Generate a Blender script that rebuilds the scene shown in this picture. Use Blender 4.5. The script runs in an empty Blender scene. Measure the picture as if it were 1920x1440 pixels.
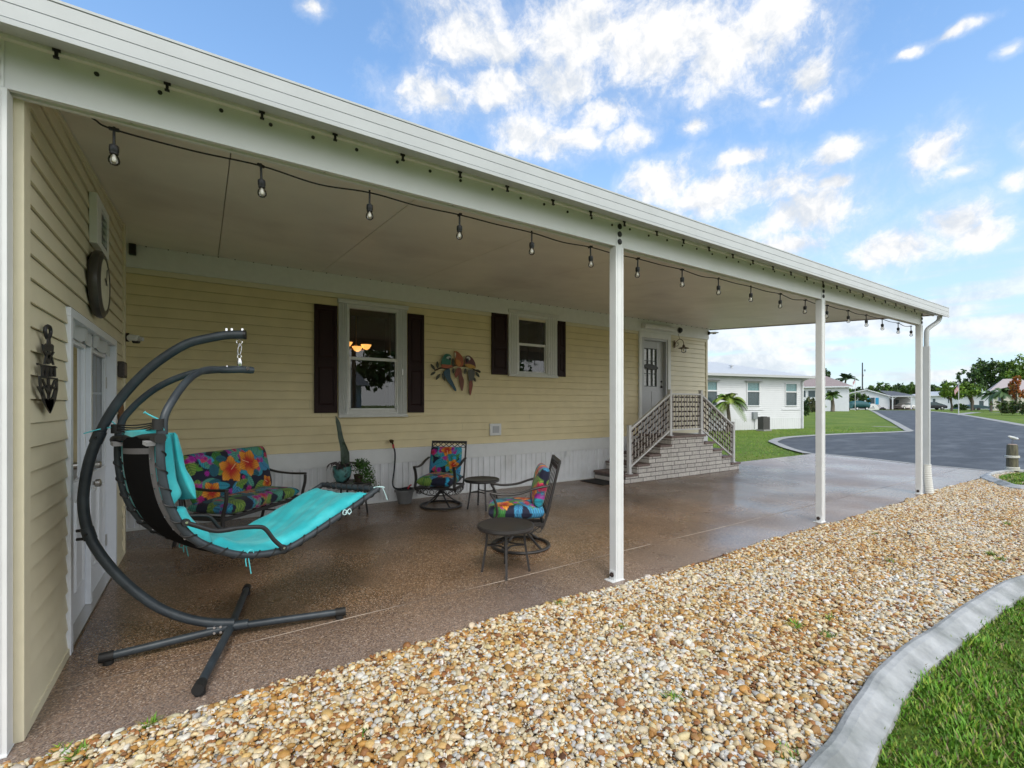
import bpy, bmesh, math, random
import numpy as np
from mathutils import Vector, Matrix
random.seed(7); rng = np.random.default_rng(7)
PI = math.pi
scene = bpy.context.scene
COL = scene.collection

# ------------------------------------------------------------------ camera
F, V0, EYE = 881.0, 760.0, 1.5          # focal length (px of a 1920 wide frame), horizon row, eye height (m)
YAW = math.atan2(1349, 881)
fx, fy = math.cos(YAW), math.sin(YAW); rx, ry = fy, -fx
cam = bpy.data.cameras.new('camera'); camo = bpy.data.objects.new('camera', cam); COL.objects.link(camo)
camo.location = (0, 0, EYE); camo.rotation_euler = (math.radians(90), 0, YAW - PI/2)
cam.sensor_width = 36; cam.lens = F/1920*36; cam.shift_y = (V0-720)/1920
cam.clip_start = 0.05; cam.clip_end = 3000
scene.camera = camo

# survey helpers: where a sight line of the photograph meets a known plane of the place
def ray(u, v):
    a = (u-960)/F
    return (fx+a*rx, fy+a*ry, -(v-V0)/F)
def G(u, v, z=0.0):
    r = ray(u, v); t = (z-EYE)/r[2]; return (r[0]*t, r[1]*t, z)
def PY(u, v, Y):
    r = ray(u, v); t = Y/r[1]; return (r[0]*t, Y, r[2]*t+EYE)
def PX(u, v, X):
    r = ray(u, v); t = X/r[0]; return (X, r[1]*t, r[2]*t+EYE)
def PD(u, d, v=None, z=0.0):
    r = ray(u, V0 if v is None else v)
    return (r[0]*d, r[1]*d, z if v is None else r[2]*d+EYE)

# ------------------------------------------------------------------ world, sun, exposure
scene.view_settings.view_transform = 'Standard'; scene.view_settings.look = 'None'
scene.view_settings.exposure = EXPO = 1.2; scene.view_settings.gamma = 1
SUN_EL, SUN_AZ = math.radians(52), math.radians(200)    # azimuth clockwise from +Y
sl = bpy.data.lights.new('sun', 'SUN'); sl.energy = 0.8; sl.angle = math.radians(18); sl.color = (1, .95, .87)
so = bpy.data.objects.new('sun', sl); COL.objects.link(so)
sd = Vector((math.sin(SUN_AZ)*math.cos(SUN_EL), math.cos(SUN_AZ)*math.cos(SUN_EL), math.sin(SUN_EL)))
so.rotation_euler = sd.to_track_quat('Z', 'Y').to_euler()
world = bpy.data.worlds.new('World'); scene.world = world; world.use_nodes = True

def dirv(u, v):
    r = np.array(ray(u, v)); return r/np.linalg.norm(r)
def build_sky():
    nt = world.node_tree; N, L = nt.nodes, nt.links; N.clear()
    out = N.new('ShaderNodeOutputWorld'); bg = N.new('ShaderNodeBackground'); L.new(bg.outputs[0], out.inputs[0])
    bg.inputs[1].default_value = 0.1
    sky = N.new('ShaderNodeTexSky'); sky.sky_type = 'NISHITA'; sky.sun_disc = False
    sky.sun_elevation = SUN_EL; sky.sun_rotation = SUN_AZ; sky.air_density = 1.0; sky.dust_density = 0.6; sky.ozone_density = 2.2
    tc = N.new('ShaderNodeTexCoord'); D = tc.outputs['Generated']
    def math_(op, a, b=None, clamp=False):
        n = N.new('ShaderNodeMath'); n.operation = op; n.use_clamp = clamp
        for i, x in enumerate((a, b)):
            if x is None: continue
            if isinstance(x, (int, float)): n.inputs[i].default_value = x
            else: L.new(x, n.inputs[i])
        return n.outputs[0]
    def vmath(op, a, b=None):
        n = N.new('ShaderNodeVectorMath'); n.operation = op
        for i, x in enumerate((a, b)):
            if x is None: continue
            if isinstance(x, (tuple, list)): n.inputs[i].default_value = x
            else: L.new(x, n.inputs[i])
        return n.outputs['Value' if op in ('LENGTH', 'DOT_PRODUCT', 'DISTANCE') else 0]
    def ramp(x, a, b, c=0., d=1., smooth=True):
        n = N.new('ShaderNodeMapRange'); n.interpolation_type = 'SMOOTHSTEP' if smooth else 'LINEAR'
        L.new(x, n.inputs[0])
        for i, k in enumerate((a, b, c, d)): n.inputs[1+i].default_value = k
        return n.outputs[0]
    def noise(vec, sc, det, rough=.55):
        n = N.new('ShaderNodeTexNoise'); n.inputs['Scale'].default_value = sc; n.inputs['Detail'].default_value = det
        n.inputs['Roughness'].default_value = rough; L.new(vec, n.inputs['Vector']); return n
    # domain warp
    w = noise(D, 9, 4); wv = vmath('SUBTRACT', w.outputs['Color'], (.5, .5, .5)); wv = vmath('MULTIPLY', wv, (.055, .055, .055))
    P = vmath('ADD', D, wv)
    blobs = [(868,60,85,75),(935,95,55,50),(1090,60,130,85),(1240,75,170,95),(1385,95,140,75),(1460,40,80,60),
             (1515,150,58,46),(1525,188,36,20),(830,185,80,36),(930,170,100,40),(1040,165,110,50),(1130,215,85,40),
             (985,245,62,38),(1075,262,75,36),(1165,262,48,26),(1300,240,26,16),(1245,345,60,36),(1345,362,100,44),
             (1440,352,90,40),(1510,400,115,42),(1560,352,40,16),(1470,462,70,22),(1570,288,40,24),(1762,290,56,46),
             (1800,325,36,14),(1690,465,90,34),(1790,415,60,38),(1835,440,70,28),(1893,335,28,16),(1915,262,20,26),
             (1800,62,44,10),(1700,98,20,8),(1442,183,22,10),(583,16,22,16),(1905,100,16,12),(1380,300,60,14)]
    acc = None
    for (u, v, ru, rv) in blobs:
        c = dirv(u, v); r = 1.36*np.linalg.norm(dirv(u+ru, v)-c); k = 1.32*np.linalg.norm(dirv(u, v+rv)-c)
        q = vmath('SUBTRACT', P, tuple(c)); q = vmath('MULTIPLY', q, (1/r, 1/r, 1/k)); l = vmath('LENGTH', q)
        s = math_('SUBTRACT', 1.0, l)
        acc = s if acc is None else math_('MAXIMUM', acc, s)
    acc = math_('MAXIMUM', acc, -1.0)
    fb = noise(P, 14, 14, .68); f = math_('MULTIPLY', math_('SUBTRACT', fb.outputs['Fac'], .5), 2.5)
    dens = math_('ADD', acc, f)
    mask = ramp(dens, -.12, .80)
    veil = ramp(dens, -.55, .45, 0, .28)
    mask = math_('MAXIMUM', mask, veil)
    # streaky low cloud near the horizon
    sx = N.new('ShaderNodeSeparateXYZ'); L.new(D, sx.inputs[0]); Z = sx.outputs['Z']
    st = noise(vmath('MULTIPLY', D, (3, 3, 22)), 1.3, 6, .5)
    low = math_('MULTIPLY', ramp(st.outputs['Fac'], .44, .60), ramp(Z, .30, .10))
    haze = ramp(Z, .62, -.04, .06, .78, True)
    low = math_('MULTIPLY', low, .85)
    mask2 = math_('MAXIMUM', mask, low)
    # bright cloud added behind the camera, out of view, to light the patio
    bk = N.new('ShaderNodeMath'); bk.operation = 'ADD'; L.new(sx.outputs['Y'], bk.inputs[0]); L.new(math_('MULTIPLY', math_('SUBTRACT', st.outputs['Fac'], .5), .6), bk.inputs[1])
    mask2 = math_('MAXIMUM', mask2, 0.0)
    fill_cloud = ramp(bk.outputs[0], .0, -.35, 0, .94)
    # blue sky
    gain = N.new('ShaderNodeMix'); gain.data_type = 'RGBA'; gain.blend_type = 'MULTIPLY'; gain.inputs[0].default_value = 1
    L.new(sky.outputs[0], gain.inputs[6]); gain.inputs[7].default_value = SKYGAIN
    hz = N.new('ShaderNodeMix'); hz.data_type = 'RGBA'; L.new(haze, hz.inputs[0]); L.new(gain.outputs[2], hz.inputs[6])
    hz.inputs[7].default_value = (2.75, 3.25, 3.75, 1)
    # cloud tone: brighter where thick, greyer low down
    cr = N.new('ShaderNodeMix'); cr.data_type = 'RGBA'
    n2 = noise(D, 5, 6, .6)
    fu = noise(vmath('ADD', P, (.004, -.012, .022)), 14, 6, .62); fl = noise(P, 14, 6, .62)
    lit = math_('ADD', math_('MULTIPLY', math_('SUBTRACT', fl.outputs['Fac'], fu.outputs['Fac']), 3.2), .62)
    lit = math_('ADD', lit, math_('MULTIPLY', math_('SUBTRACT', n2.outputs['Fac'], .5), 1.2))
    L.new(ramp(lit, .0, 1.0), cr.inputs[0])
    cr.inputs[6].default_value = (3.25, 3.48, 3.80, 1); cr.inputs[7].default_value = (4.65, 4.62, 4.58, 1)
    mx = N.new('ShaderNodeMix'); mx.data_type = 'RGBA'; L.new(mask2, mx.inputs[0]); L.new(hz.outputs[2], mx.inputs[6]); L.new(cr.outputs[2], mx.inputs[7])
    m2 = N.new('ShaderNodeMix'); m2.data_type = 'RGBA'; L.new(fill_cloud, m2.inputs[0]); L.new(mx.outputs[2], m2.inputs[6]); m2.inputs[7].default_value = (7.75, 7.95, 8.05, 1)
    L.new(m2.outputs[2], bg.inputs[0])
SKYGAIN = (1.04, 1.28, 1.36, 1)
build_sky()

# ------------------------------------------------------------------ material helpers
def srgb(h):
    if isinstance(h, str):
        h = tuple(int(h[i:i+2], 16)/255 for i in (0, 2, 4))
    return tuple(c/12.92 if c <= .04045 else ((c+.055)/1.055)**2.4 for c in h)
MATS = {}
def mat(name, color=(.5,.5,.5), rough=.5, metal=0, noise=0, nscale=6, bump=0, bscale=60, coat=0, spec=.5, attr=None,
        trans=0, emis=None, estr=0, color2=None, thresh=None, alpha=1, sss=0, sheen=0, wave=None, stretch=None):
    if name in MATS: return MATS[name]
    m = bpy.data.materials.new(name); m.use_nodes = True; nt = m.node_tree; N, L = nt.nodes, nt.links
    b = N['Principled BSDF']; c = tuple(color[:3])+(1,)
    b.inputs['Base Color'].default_value = c; b.inputs['Roughness'].default_value = rough; b.inputs['Metallic'].default_value = metal
    b.inputs['Specular IOR Level'].default_value = spec; b.inputs['Coat Weight'].default_value = coat
    b.inputs['Transmission Weight'].default_value = trans
    if emis: b.inputs['Emission Color'].default_value = tuple(emis)+(1,); b.inputs['Emission Strength'].default_value = estr
    if sheen: b.inputs['Sheen Weight'].default_value = sheen
    tc = N.new('ShaderNodeTexCoord'); vec = tc.outputs['Object']
    if stretch:
        mp = N.new('ShaderNodeMapping'); mp.inputs['Scale'].default_value = stretch; L.new(vec, mp.inputs[0]); vec = mp.outputs[0]
    src = None
    if attr:
        a = N.new('ShaderNodeAttribute'); a.attribute_name = attr; src = a.outputs['Color']
    if color2 is not None or noise:
        n = N.new('ShaderNodeTexNoise'); n.inputs['Scale'].default_value = nscale; n.inputs['Detail'].default_value = 6; L.new(vec, n.inputs['Vector'])
        mr = N.new('ShaderNodeMapRange'); L.new(n.outputs['Fac'], mr.inputs[0])
        lo, hi = thresh if thresh else (.3, .7); mr.inputs[1].default_value = lo; mr.inputs[2].default_value = hi
        if color2 is not None:
            mx = N.new('ShaderNodeMix'); mx.data_type = 'RGBA'; L.new(mr.outputs[0], mx.inputs[0])
            if src: L.new(src, mx.inputs[6])
            else: mx.inputs[6].default_value = c
            mx.inputs[7].default_value = tuple(color2[:3])+(1,); src = mx.outputs[2]
        if noise:
            n3 = N.new('ShaderNodeTexNoise'); n3.inputs['Scale'].default_value = nscale*2.7; n3.inputs['Detail'].default_value = 5; L.new(vec, n3.inputs['Vector'])
            m3 = N.new('ShaderNodeMapRange'); L.new(n3.outputs['Fac'], m3.inputs[0]); m3.inputs[1].default_value = .25; m3.inputs[2].default_value = .75
            m3.inputs[3].default_value = 1-noise; m3.inputs[4].default_value = 1+noise
            vm = N.new('ShaderNodeVectorMath'); vm.operation = 'SCALE'
            if src: L.new(src, vm.inputs[0])
            else: vm.inputs[0].default_value = c[:3]
            L.new(m3.outputs[0], vm.inputs['Scale']); src = vm.outputs[0]
    if src: L.new(src, b.inputs['Base Color'])
    if bump:
        n4 = N.new('ShaderNodeTexNoise'); n4.inputs['Scale'].default_value = bscale; n4.inputs['Detail'].default_value = 4; L.new(vec, n4.inputs['Vector'])
        bp = N.new('ShaderNodeBump'); bp.inputs['Strength'].default_value = bump; bp.inputs['Distance'].default_value = .01
        L.new(n4.outputs['Fac'], bp.inputs['Height']); L.new(bp.outputs[0], b.inputs['Normal'])
    MATS[name] = m; return m

def glass_mat(name, tint=(.9,.95,.95), rough=.02, ior=1.5, mixadd=.04):
    m = bpy.data.materials.new(name); m.use_nodes = True; nt = m.node_tree; N, L = nt.nodes, nt.links; N.clear()
    o = N.new('ShaderNodeOutputMaterial'); t = N.new('ShaderNodeBsdfTransparent'); t.inputs[0].default_value = tuple(tint)+(1,)
    g = N.new('ShaderNodeBsdfGlossy'); g.inputs['Roughness'].default_value = rough
    fr = N.new('ShaderNodeFresnel'); fr.inputs[0].default_value = ior
    ad = N.new('ShaderNodeMath'); ad.operation = 'ADD'; ad.use_clamp = True; ad.inputs[1].default_value = mixadd; L.new(fr.outputs[0], ad.inputs[0])
    mx = N.new('ShaderNodeMixShader'); L.new(ad.outputs[0], mx.inputs[0]); L.new(t.outputs[0], mx.inputs[1]); L.new(g.outputs[0], mx.inputs[2]); L.new(mx.outputs[0], o.inputs[0])
    MATS[name] = m; return m

# ------------------------------------------------------------------ mesh builder
class MB:
    def __init__(s): s.v = []; s.f = []; s.c = None; s.mi = []; s.cur = 0
    def quad(s, a, b, c, d): n = len(s.v); s.v += [tuple(a), tuple(b), tuple(c), tuple(d)]; s.f.append((n, n+1, n+2, n+3)); s.mi.append(s.cur); return s
    def poly(s, pts): n = len(s.v); s.v += [tuple(p) for p in pts]; s.f.append(tuple(range(n, n+len(pts)))); s.mi.append(s.cur); return s
    def add(s, vs, fs): n = len(s.v); s.v += [tuple(p) for p in vs]; s.f += [tuple(i+n for i in f) for f in fs]; s.mi += [s.cur]*len(fs); return s
    def box(s, x0, x1, y0, y1, z0, z1, M=None):
        vs = [(x, y, z) for x in (x0, x1) for y in (y0, y1) for z in (z0, z1)]
        if M is not None: vs = [tuple(M @ Vector(p)) for p in vs]
        return s.add(vs, [(0,1,3,2),(4,6,7,5),(0,4,5,1),(2,3,7,6),(0,2,6,4),(1,5,7,3)])
    def bar(s, a, b, w, t=None, up=(0,0,1)):
        a, b = Vector(a), Vector(b); t = w if t is None else t
        d = (b-a).normalized(); u = Vector(up)
        if abs(d.dot(u)) > .98: u = Vector((0,1,0))
        sdv = d.cross(u).normalized(); up2 = sdv.cross(d)
        vs = [p+sdv*i*w/2+up2*j*t/2 for p in (a, b) for i in (-1,1) for j in (-1,1)]
        return s.add(vs, [(0,1,3,2),(4,6,7,5),(0,4,5,1),(2,3,7,6),(0,2,6,4),(1,5,7,3)])
    def tube(s, pts, r, n=10, cap=True, closed=False, flat=1.0):
        P = [Vector(p) for p in pts]; m = len(P); R = r if isinstance(r, (list, tuple, np.ndarray)) else [r]*m
        T = []
        for i in range(m):
            if closed: t = P[(i+1) % m]-P[i-1]
            else: t = P[min(i+1, m-1)]-P[max(i-1, 0)]
            T.append(t.normalized())
        ref = Vector((0,0,1)) if abs(T[0].z) < .9 else Vector((0,1,0))
        nrm = (ref-T[0]*ref.dot(T[0])).normalized(); base = len(s.v)
        for i in range(m):
            nrm = nrm-T[i]*nrm.dot(T[i]); nrm = nrm.normalized() if nrm.length > 1e-6 else Vector((1,0,0))
            bn = T[i].cross(nrm)
            for k in range(n):
                a = 2*PI*k/n; s.v.append(tuple(P[i]+(nrm*math.cos(a)+bn*math.sin(a)*flat)*R[i]))
        rings = m if closed else m-1
        for i in range(rings):
            j = (i+1) % m
            for k in range(n):
                k2 = (k+1) % n; s.f.append((base+i*n+k, base+i*n+k2, base+j*n+k2, base+j*n+k)); s.mi.append(s.cur)
        if cap and not closed:
            s.f.append(tuple(base+k for k in range(n))[::-1]); s.mi.append(s.cur)
            s.f.append(tuple(base+(m-1)*n+k for k in range(n))); s.mi.append(s.cur)
        return s
    def lathe(s, prof, c=(0,0,0), n=20, M=None, squash=1):
        base = len(s.v)
        for (r, z) in prof:
            for k in range(n):
                a = 2*PI*k/n; p = Vector((r*math.cos(a), r*math.sin(a)*squash, z))
                if M is not None: p = M @ p
                s.v.append((p.x+c[0], p.y+c[1], p.z+c[2]))
        for i in range(len(prof)-1):
            for k in range(n):
                k2 = (k+1) % n; s.f.append((base+i*n+k, base+i*n+k2, base+(i+1)*n+k2, base+(i+1)*n+k)); s.mi.append(s.cur)
        if prof[0][0] > 1e-4: s.f.append(tuple(base+k for k in range(n))[::-1]); s.mi.append(s.cur)
        if prof[-1][0] > 1e-4: s.f.append(tuple(base+(len(prof)-1)*n+k for k in range(n))); s.mi.append(s.cur)
        return s
    def extrude_poly(s, pts, off):
        n = len(pts); a = [Vector(p) for p in pts]; o = Vector(off); base = len(s.v)
        s.v += [tuple(p) for p in a]+[tuple(p+o) for p in a]
        s.f.append(tuple(base+i for i in range(n))); s.f.append(tuple(base+n+i for i in range(n))[::-1]); s.mi += [s.cur]*2
        for i in range(n):
            j = (i+1) % n; s.f.append((base+i, base+n+i, base+n+j, base+j)); s.mi.append(s.cur)
        return s
    def extrude_profile(s, prof, axis, a0, a1, close=True):
        """prof: list of 2D points; axis 'x': points are (y,z) swept from x=a0 to a1; 'y': points are (x,z)"""
        mk = (lambda a, p: (a, p[0], p[1])) if axis == 'x' else (lambda a, p: (p[0], a, p[1]))
        n = len(prof); base = len(s.v); s.v += [mk(a0, p) for p in prof]+[mk(a1, p) for p in prof]
        for i in range(n if close else n-1):
            j = (i+1) % n; s.f.append((base+i, base+j, base+n+j, base+n+i)); s.mi.append(s.cur)
        if close: s.f.append(tuple(base+i for i in range(n))[::-1]); s.f.append(tuple(base+n+i for i in range(n))); s.mi += [s.cur]*2
        return s
    def build(s, name, m, parent=None, smooth=False, world=False, bevel=0, colors=None):
        me = bpy.data.meshes.new(name); me.from_pydata(s.v, [], s.f)
        ms = m if isinstance(m, (list, tuple)) else [m]
        for q in ms: me.materials.append(q)
        if len(ms) > 1: me.polygons.foreach_set('material_index', s.mi)
        if colors is not None:
            at = me.color_attributes.new('Col', 'FLOAT_COLOR', 'POINT')
            cc = np.ones((len(s.v), 4), dtype=np.float32); cc[:, :3] = colors; at.data.foreach_set('color', cc.ravel())
        bm = bmesh.new(); bm.from_mesh(me); bmesh.ops.recalc_face_normals(bm, faces=bm.faces); bm.to_mesh(me); bm.free()
        if smooth:
            me.polygons.foreach_set('use_smooth', [True]*len(me.polygons))
            try: me.set_sharp_from_angle(angle=math.radians(40))
            except Exception: pass
        me.update(); o = bpy.data.objects.new(name, me); COL.objects.link(o)
        if parent is not None:
            o.parent = parent
            if world:
                root = parent
                while root.parent: root = root.parent
                if parent is root: o.location = -root.location
        if bevel:
            bv = o.modifiers.new('bevel', 'BEVEL'); bv.width = bevel; bv.segments = 2; bv.limit_method = 'ANGLE'; bv.angle_limit = math.radians(50)
        return o

def fast_mesh(name, V, Fq, m, colors=None, smooth=False, fcolors=None):
    """V (n,3); Fq (k,3|4) indices"""
    me = bpy.data.meshes.new(name); nv, nf, k = len(V), len(Fq), Fq.shape[1]
    me.vertices.add(nv); me.vertices.foreach_set('co', V.astype(np.float32).ravel())
    me.loops.add(nf*k); me.loops.foreach_set('vertex_index', Fq.astype(np.int32).ravel())
    me.polygons.add(nf); me.polygons.foreach_set('loop_start', np.arange(0, nf*k, k, dtype=np.int32))
    try: me.polygons.foreach_set('loop_total', np.full(nf, k, dtype=np.int32))
    except Exception: pass
    if smooth: me.polygons.foreach_set('use_smooth', np.ones(nf, dtype=bool))
    me.update(calc_edges=True)
    if colors is not None:
        at = me.color_attributes.new('Col', 'FLOAT_COLOR', 'POINT'); cc = np.ones((nv, 4), dtype=np.float32); cc[:, :3] = colors
        at.data.foreach_set('color', cc.ravel())
    me.materials.append(m); me.validate()
    o = bpy.data.objects.new(name, me); COL.objects.link(o); return o

def thing(name, label, cat, loc=(0,0,0), rotz=0, group=None):
    o = bpy.data.objects.new(name, None); o.empty_display_size = .2; COL.objects.link(o)
    o.location = loc; o.rotation_euler = (0, 0, rotz); o['label'] = label; o['category'] = cat
    if group: o['group'] = group
    return o
def tag(o, label=None, cat=None, group=None, kind=None):
    if label: o['label'] = label
    if cat: o['category'] = cat
    if group: o['group'] = group
    if kind: o['kind'] = kind
    return o
def dup(root, loc=None, rotz=None, label=None):
    def cp(o, par):
        c = o.copy(); COL.objects.link(c)
        if par is not None: c.parent = par
        for ch in list(o.children): cp(ch, c)
        return c
    r = cp(root, None)
    if loc is not None: r.location = loc
    if rotz is not None: r.rotation_euler = (0, 0, rotz)
    if label: r['label'] = label
    return r
def dup_part(o, parent, dx):
    c = o.copy(); COL.objects.link(c); c.parent = parent; c.location = Vector(o.location)+Vector(dx); return c
def bez(pts, n=8, closed=False):
    """Catmull-Rom through pts"""
    P = [Vector(p) for p in pts]; m = len(P); out = []
    for i in range(m if closed else m-1):
        if closed: a, b, c, d = P[i-1], P[i], P[(i+1) % m], P[(i+2) % m]
        else: a, b, c, d = P[max(i-1, 0)], P[i], P[i+1], P[min(i+2, m-1)]
        for k in range(n):
            t = k/n; out.append(.5*((2*b)+(c-a)*t+(2*a-5*b+4*c-d)*t*t+(-a+3*b-3*c+d)*t**3))
    if not closed: out.append(P[-1])
    return out
# ------------------------------------------------------------------ materials of the place
WHITE = mat('white_paint', (.70,.71,.71), .42, noise=.04, nscale=3, bump=.05, bscale=25)
WHITEG = mat('white_gutter', (.47,.49,.50), .4, noise=.05, nscale=2)
TRIMW = mat('white_trim', (.70,.71,.70), .5, noise=.04, nscale=4)
YEL = mat('yellow_vinyl', (.70,.595,.35), .48, noise=.06, nscale=1.6, bump=.06, bscale=120)
YEL2 = mat('pale_yellow_vinyl', (.67,.61,.44), .5, noise=.06, nscale=1.3, bump=.06, bscale=120)
CREAM = mat('cream_trim', (.68,.62,.45), .5, noise=.03)
CEILM = mat('ceiling_panel', (.74,.70,.63), .38, noise=.06, nscale=.9, color2=(.60,.55,.49), thresh=(.52,.72))
MAROON = mat('dark_maroon', (.020,.006,.006), .55, noise=.08, nscale=8, spec=.25)
DARKM = mat('dark_bronze', (.030,.027,.026), .45, noise=.12, nscale=12, bump=.08, bscale=90)
BLACK = mat('black_plastic', (.012,.012,.013), .45)
BLACKR = mat('black_rubber', (.01,.01,.01), .6)
CHROME = mat('chrome', (.75,.75,.76), .18, metal=1)
STEEL = mat('brushed_steel', (.55,.53,.5), .3, metal=1)
GLASS = glass_mat('window_glass', (.75,.8,.8), .01, 1.5, .05)
CLEARG = glass_mat('bulb_glass', (.97,.97,.97), .02, 1.45, .04)
INTER = mat('dark_interior', (.02,.021,.02), .9)
CONC = mat('concrete', (.50,.50,.49), .8, color2=(.38,.39,.38), nscale=7, noise=.10, bump=.4, bscale=45)
CONC2 = mat('concrete_kerb', (.33,.32,.30), .85, color2=(.25,.25,.24), nscale=1.2, noise=.1)

def slab_mat():
    m = bpy.data.materials.new('speckled_coating'); m.use_nodes = True; nt = m.node_tree; N, L = nt.nodes, nt.links; b = N['Principled BSDF']
    tc = N.new('ShaderNodeTexCoord'); V = tc.outputs['Object']
    vo = N.new('ShaderNodeTexVoronoi'); vo.inputs['Scale'].default_value = 150; L.new(V, vo.inputs['Vector'])
    sp = N.new('ShaderNodeSeparateColor'); L.new(vo.outputs['Color'], sp.inputs[0])
    cr = N.new('ShaderNodeValToRGB'); L.new(sp.outputs[0], cr.inputs[0]); e = cr.color_ramp; e.interpolation = 'CONSTANT'
    cols = [(0,(.065,.040,.024)),(.22,(.145,.086,.048)),(.46,(.22,.13,.070)),(.66,(.30,.195,.115)),(.80,(.10,.062,.038)),(.90,(.47,.37,.29)),(.96,(.34,.23,.17))]
    e.elements[0].color = cols[0][1]+(1,); e.elements[1].position = .22; e.elements[1].color = cols[1][1]+(1,)
    for p, c in cols[2:]:
        k = e.elements.new(p); k.color = c+(1,)
    n = N.new('ShaderNodeTexNoise'); n.inputs['Scale'].default_value = 1.1; n.inputs['Detail'].default_value = 7; L.new(V, n.inputs['Vector'])
    mr = N.new('ShaderNodeMapRange'); L.new(n.outputs['Fac'], mr.inputs[0]); mr.inputs[1].default_value = .3; mr.inputs[2].default_value = .7; mr.inputs[3].default_value = .68; mr.inputs[4].default_value = 1.25
    vm = N.new('ShaderNodeVectorMath'); vm.operation = 'SCALE'; L.new(cr.outputs[0], vm.inputs[0]); L.new(mr.outputs[0], vm.inputs['Scale'])
    # strip outside the joint paler, greyer; sky sheen painted into the open drive's colour
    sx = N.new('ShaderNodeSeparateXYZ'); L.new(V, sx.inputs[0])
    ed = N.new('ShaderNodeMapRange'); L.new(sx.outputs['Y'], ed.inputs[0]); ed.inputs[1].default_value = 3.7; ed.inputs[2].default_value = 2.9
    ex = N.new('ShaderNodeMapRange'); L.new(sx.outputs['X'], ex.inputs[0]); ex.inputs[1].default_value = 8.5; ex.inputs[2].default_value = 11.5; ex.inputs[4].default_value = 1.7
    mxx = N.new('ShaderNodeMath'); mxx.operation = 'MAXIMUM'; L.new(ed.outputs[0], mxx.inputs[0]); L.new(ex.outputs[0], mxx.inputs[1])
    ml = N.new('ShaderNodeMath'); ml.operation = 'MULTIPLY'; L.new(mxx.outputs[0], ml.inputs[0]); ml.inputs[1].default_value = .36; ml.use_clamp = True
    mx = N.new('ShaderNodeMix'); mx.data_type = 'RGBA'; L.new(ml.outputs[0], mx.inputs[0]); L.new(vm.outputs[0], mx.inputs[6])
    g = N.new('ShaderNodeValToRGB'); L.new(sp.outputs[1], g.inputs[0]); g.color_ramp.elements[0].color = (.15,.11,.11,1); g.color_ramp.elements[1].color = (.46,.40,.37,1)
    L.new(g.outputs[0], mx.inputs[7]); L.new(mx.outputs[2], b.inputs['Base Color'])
    n2 = N.new('ShaderNodeTexNoise'); n2.inputs['Scale'].default_value = .8; n2.inputs['Detail'].default_value = 6; L.new(V, n2.inputs['Vector'])
    r = N.new('ShaderNodeMapRange'); L.new(n2.outputs['Fac'], r.inputs[0]); r.inputs[1].default_value = .35; r.inputs[2].default_value = .65; r.inputs[3].default_value = .16; r.inputs[4].default_value = .40
    L.new(r.outputs[0], b.inputs['Roughness']); b.inputs['Specular IOR Level'].default_value = .55
    bp = N.new('ShaderNodeBump'); bp.inputs['Strength'].default_value = .12; bp.inputs['Distance'].default_value = .003; L.new(sp.outputs[2], bp.inputs['Height'])
    n5 = N.new('ShaderNodeTexNoise'); n5.inputs['Scale'].default_value = 5; L.new(V, n5.inputs['Vector'])
    bp2 = N.new('ShaderNodeBump'); bp2.inputs['Strength'].default_value = .25; bp2.inputs['Distance'].default_value = .006; L.new(n5.outputs['Fac'], bp2.inputs['Height']); L.new(bp.outputs[0], bp2.inputs['Normal'])
    L.new(bp2.outputs[0], b.inputs['Normal']); return m
def lawn_mat():
    m = bpy.data.materials.new('lawn_grass'); m.use_nodes = True; nt = m.node_tree; N, L = nt.nodes, nt.links; b = N['Principled BSDF']
    tc = N.new('ShaderNodeTexCoord'); V = tc.outputs['Object']
    def ns(sc, det, st=None):
        vv = V
        if st: mp = N.new('ShaderNodeMapping'); mp.inputs['Scale'].default_value = st; mp.inputs['Rotation'].default_value = (0,0,.5); L.new(V, mp.inputs[0]); vv = mp.outputs[0]
        n = N.new('ShaderNodeTexNoise'); n.inputs['Scale'].default_value = sc; n.inputs['Detail'].default_value = det; n.inputs['Roughness'].default_value = .65; L.new(vv, n.inputs['Vector']); return n.outputs['Fac']
    c1 = N.new('ShaderNodeValToRGB'); L.new(ns(.35, 8), c1.inputs[0]); e = c1.color_ramp
    e.elements[0].position = .35; e.elements[0].color = (.088,.155,.014,1); e.elements[1].position = .66; e.elements[1].color = (.165,.215,.030,1)
    c2 = N.new('ShaderNodeMapRange'); L.new(ns(14, 10), c2.inputs[0]); c2.inputs[1].default_value = .3; c2.inputs[2].default_value = .7; c2.inputs[3].default_value = .55; c2.inputs[4].default_value = 1.4
    vm = N.new('ShaderNodeVectorMath'); vm.operation = 'SCALE'; L.new(c1.outputs[0], vm.inputs[0]); L.new(c2.outputs[0], vm.inputs['Scale'])
    L.new(vm.outputs[0], b.inputs['Base Color']); b.inputs['Roughness'].default_value = .8; b.inputs['Specular IOR Level'].default_value = .2
    bp = N.new('ShaderNodeBump'); bp.inputs['Strength'].default_value = 1; bp.inputs['Distance'].default_value = .05; L.new(ns(30, 6), bp.inputs['Height']); L.new(bp.outputs[0], b.inputs['Normal']); return m
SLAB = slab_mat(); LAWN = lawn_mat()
ASPH = mat('asphalt', (.042,.045,.050), .65, color2=(.095,.100,.105), nscale=.5, thresh=(.46,.72), noise=.35, bump=.3, bscale=160, stretch=(1,2.2,1))

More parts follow.
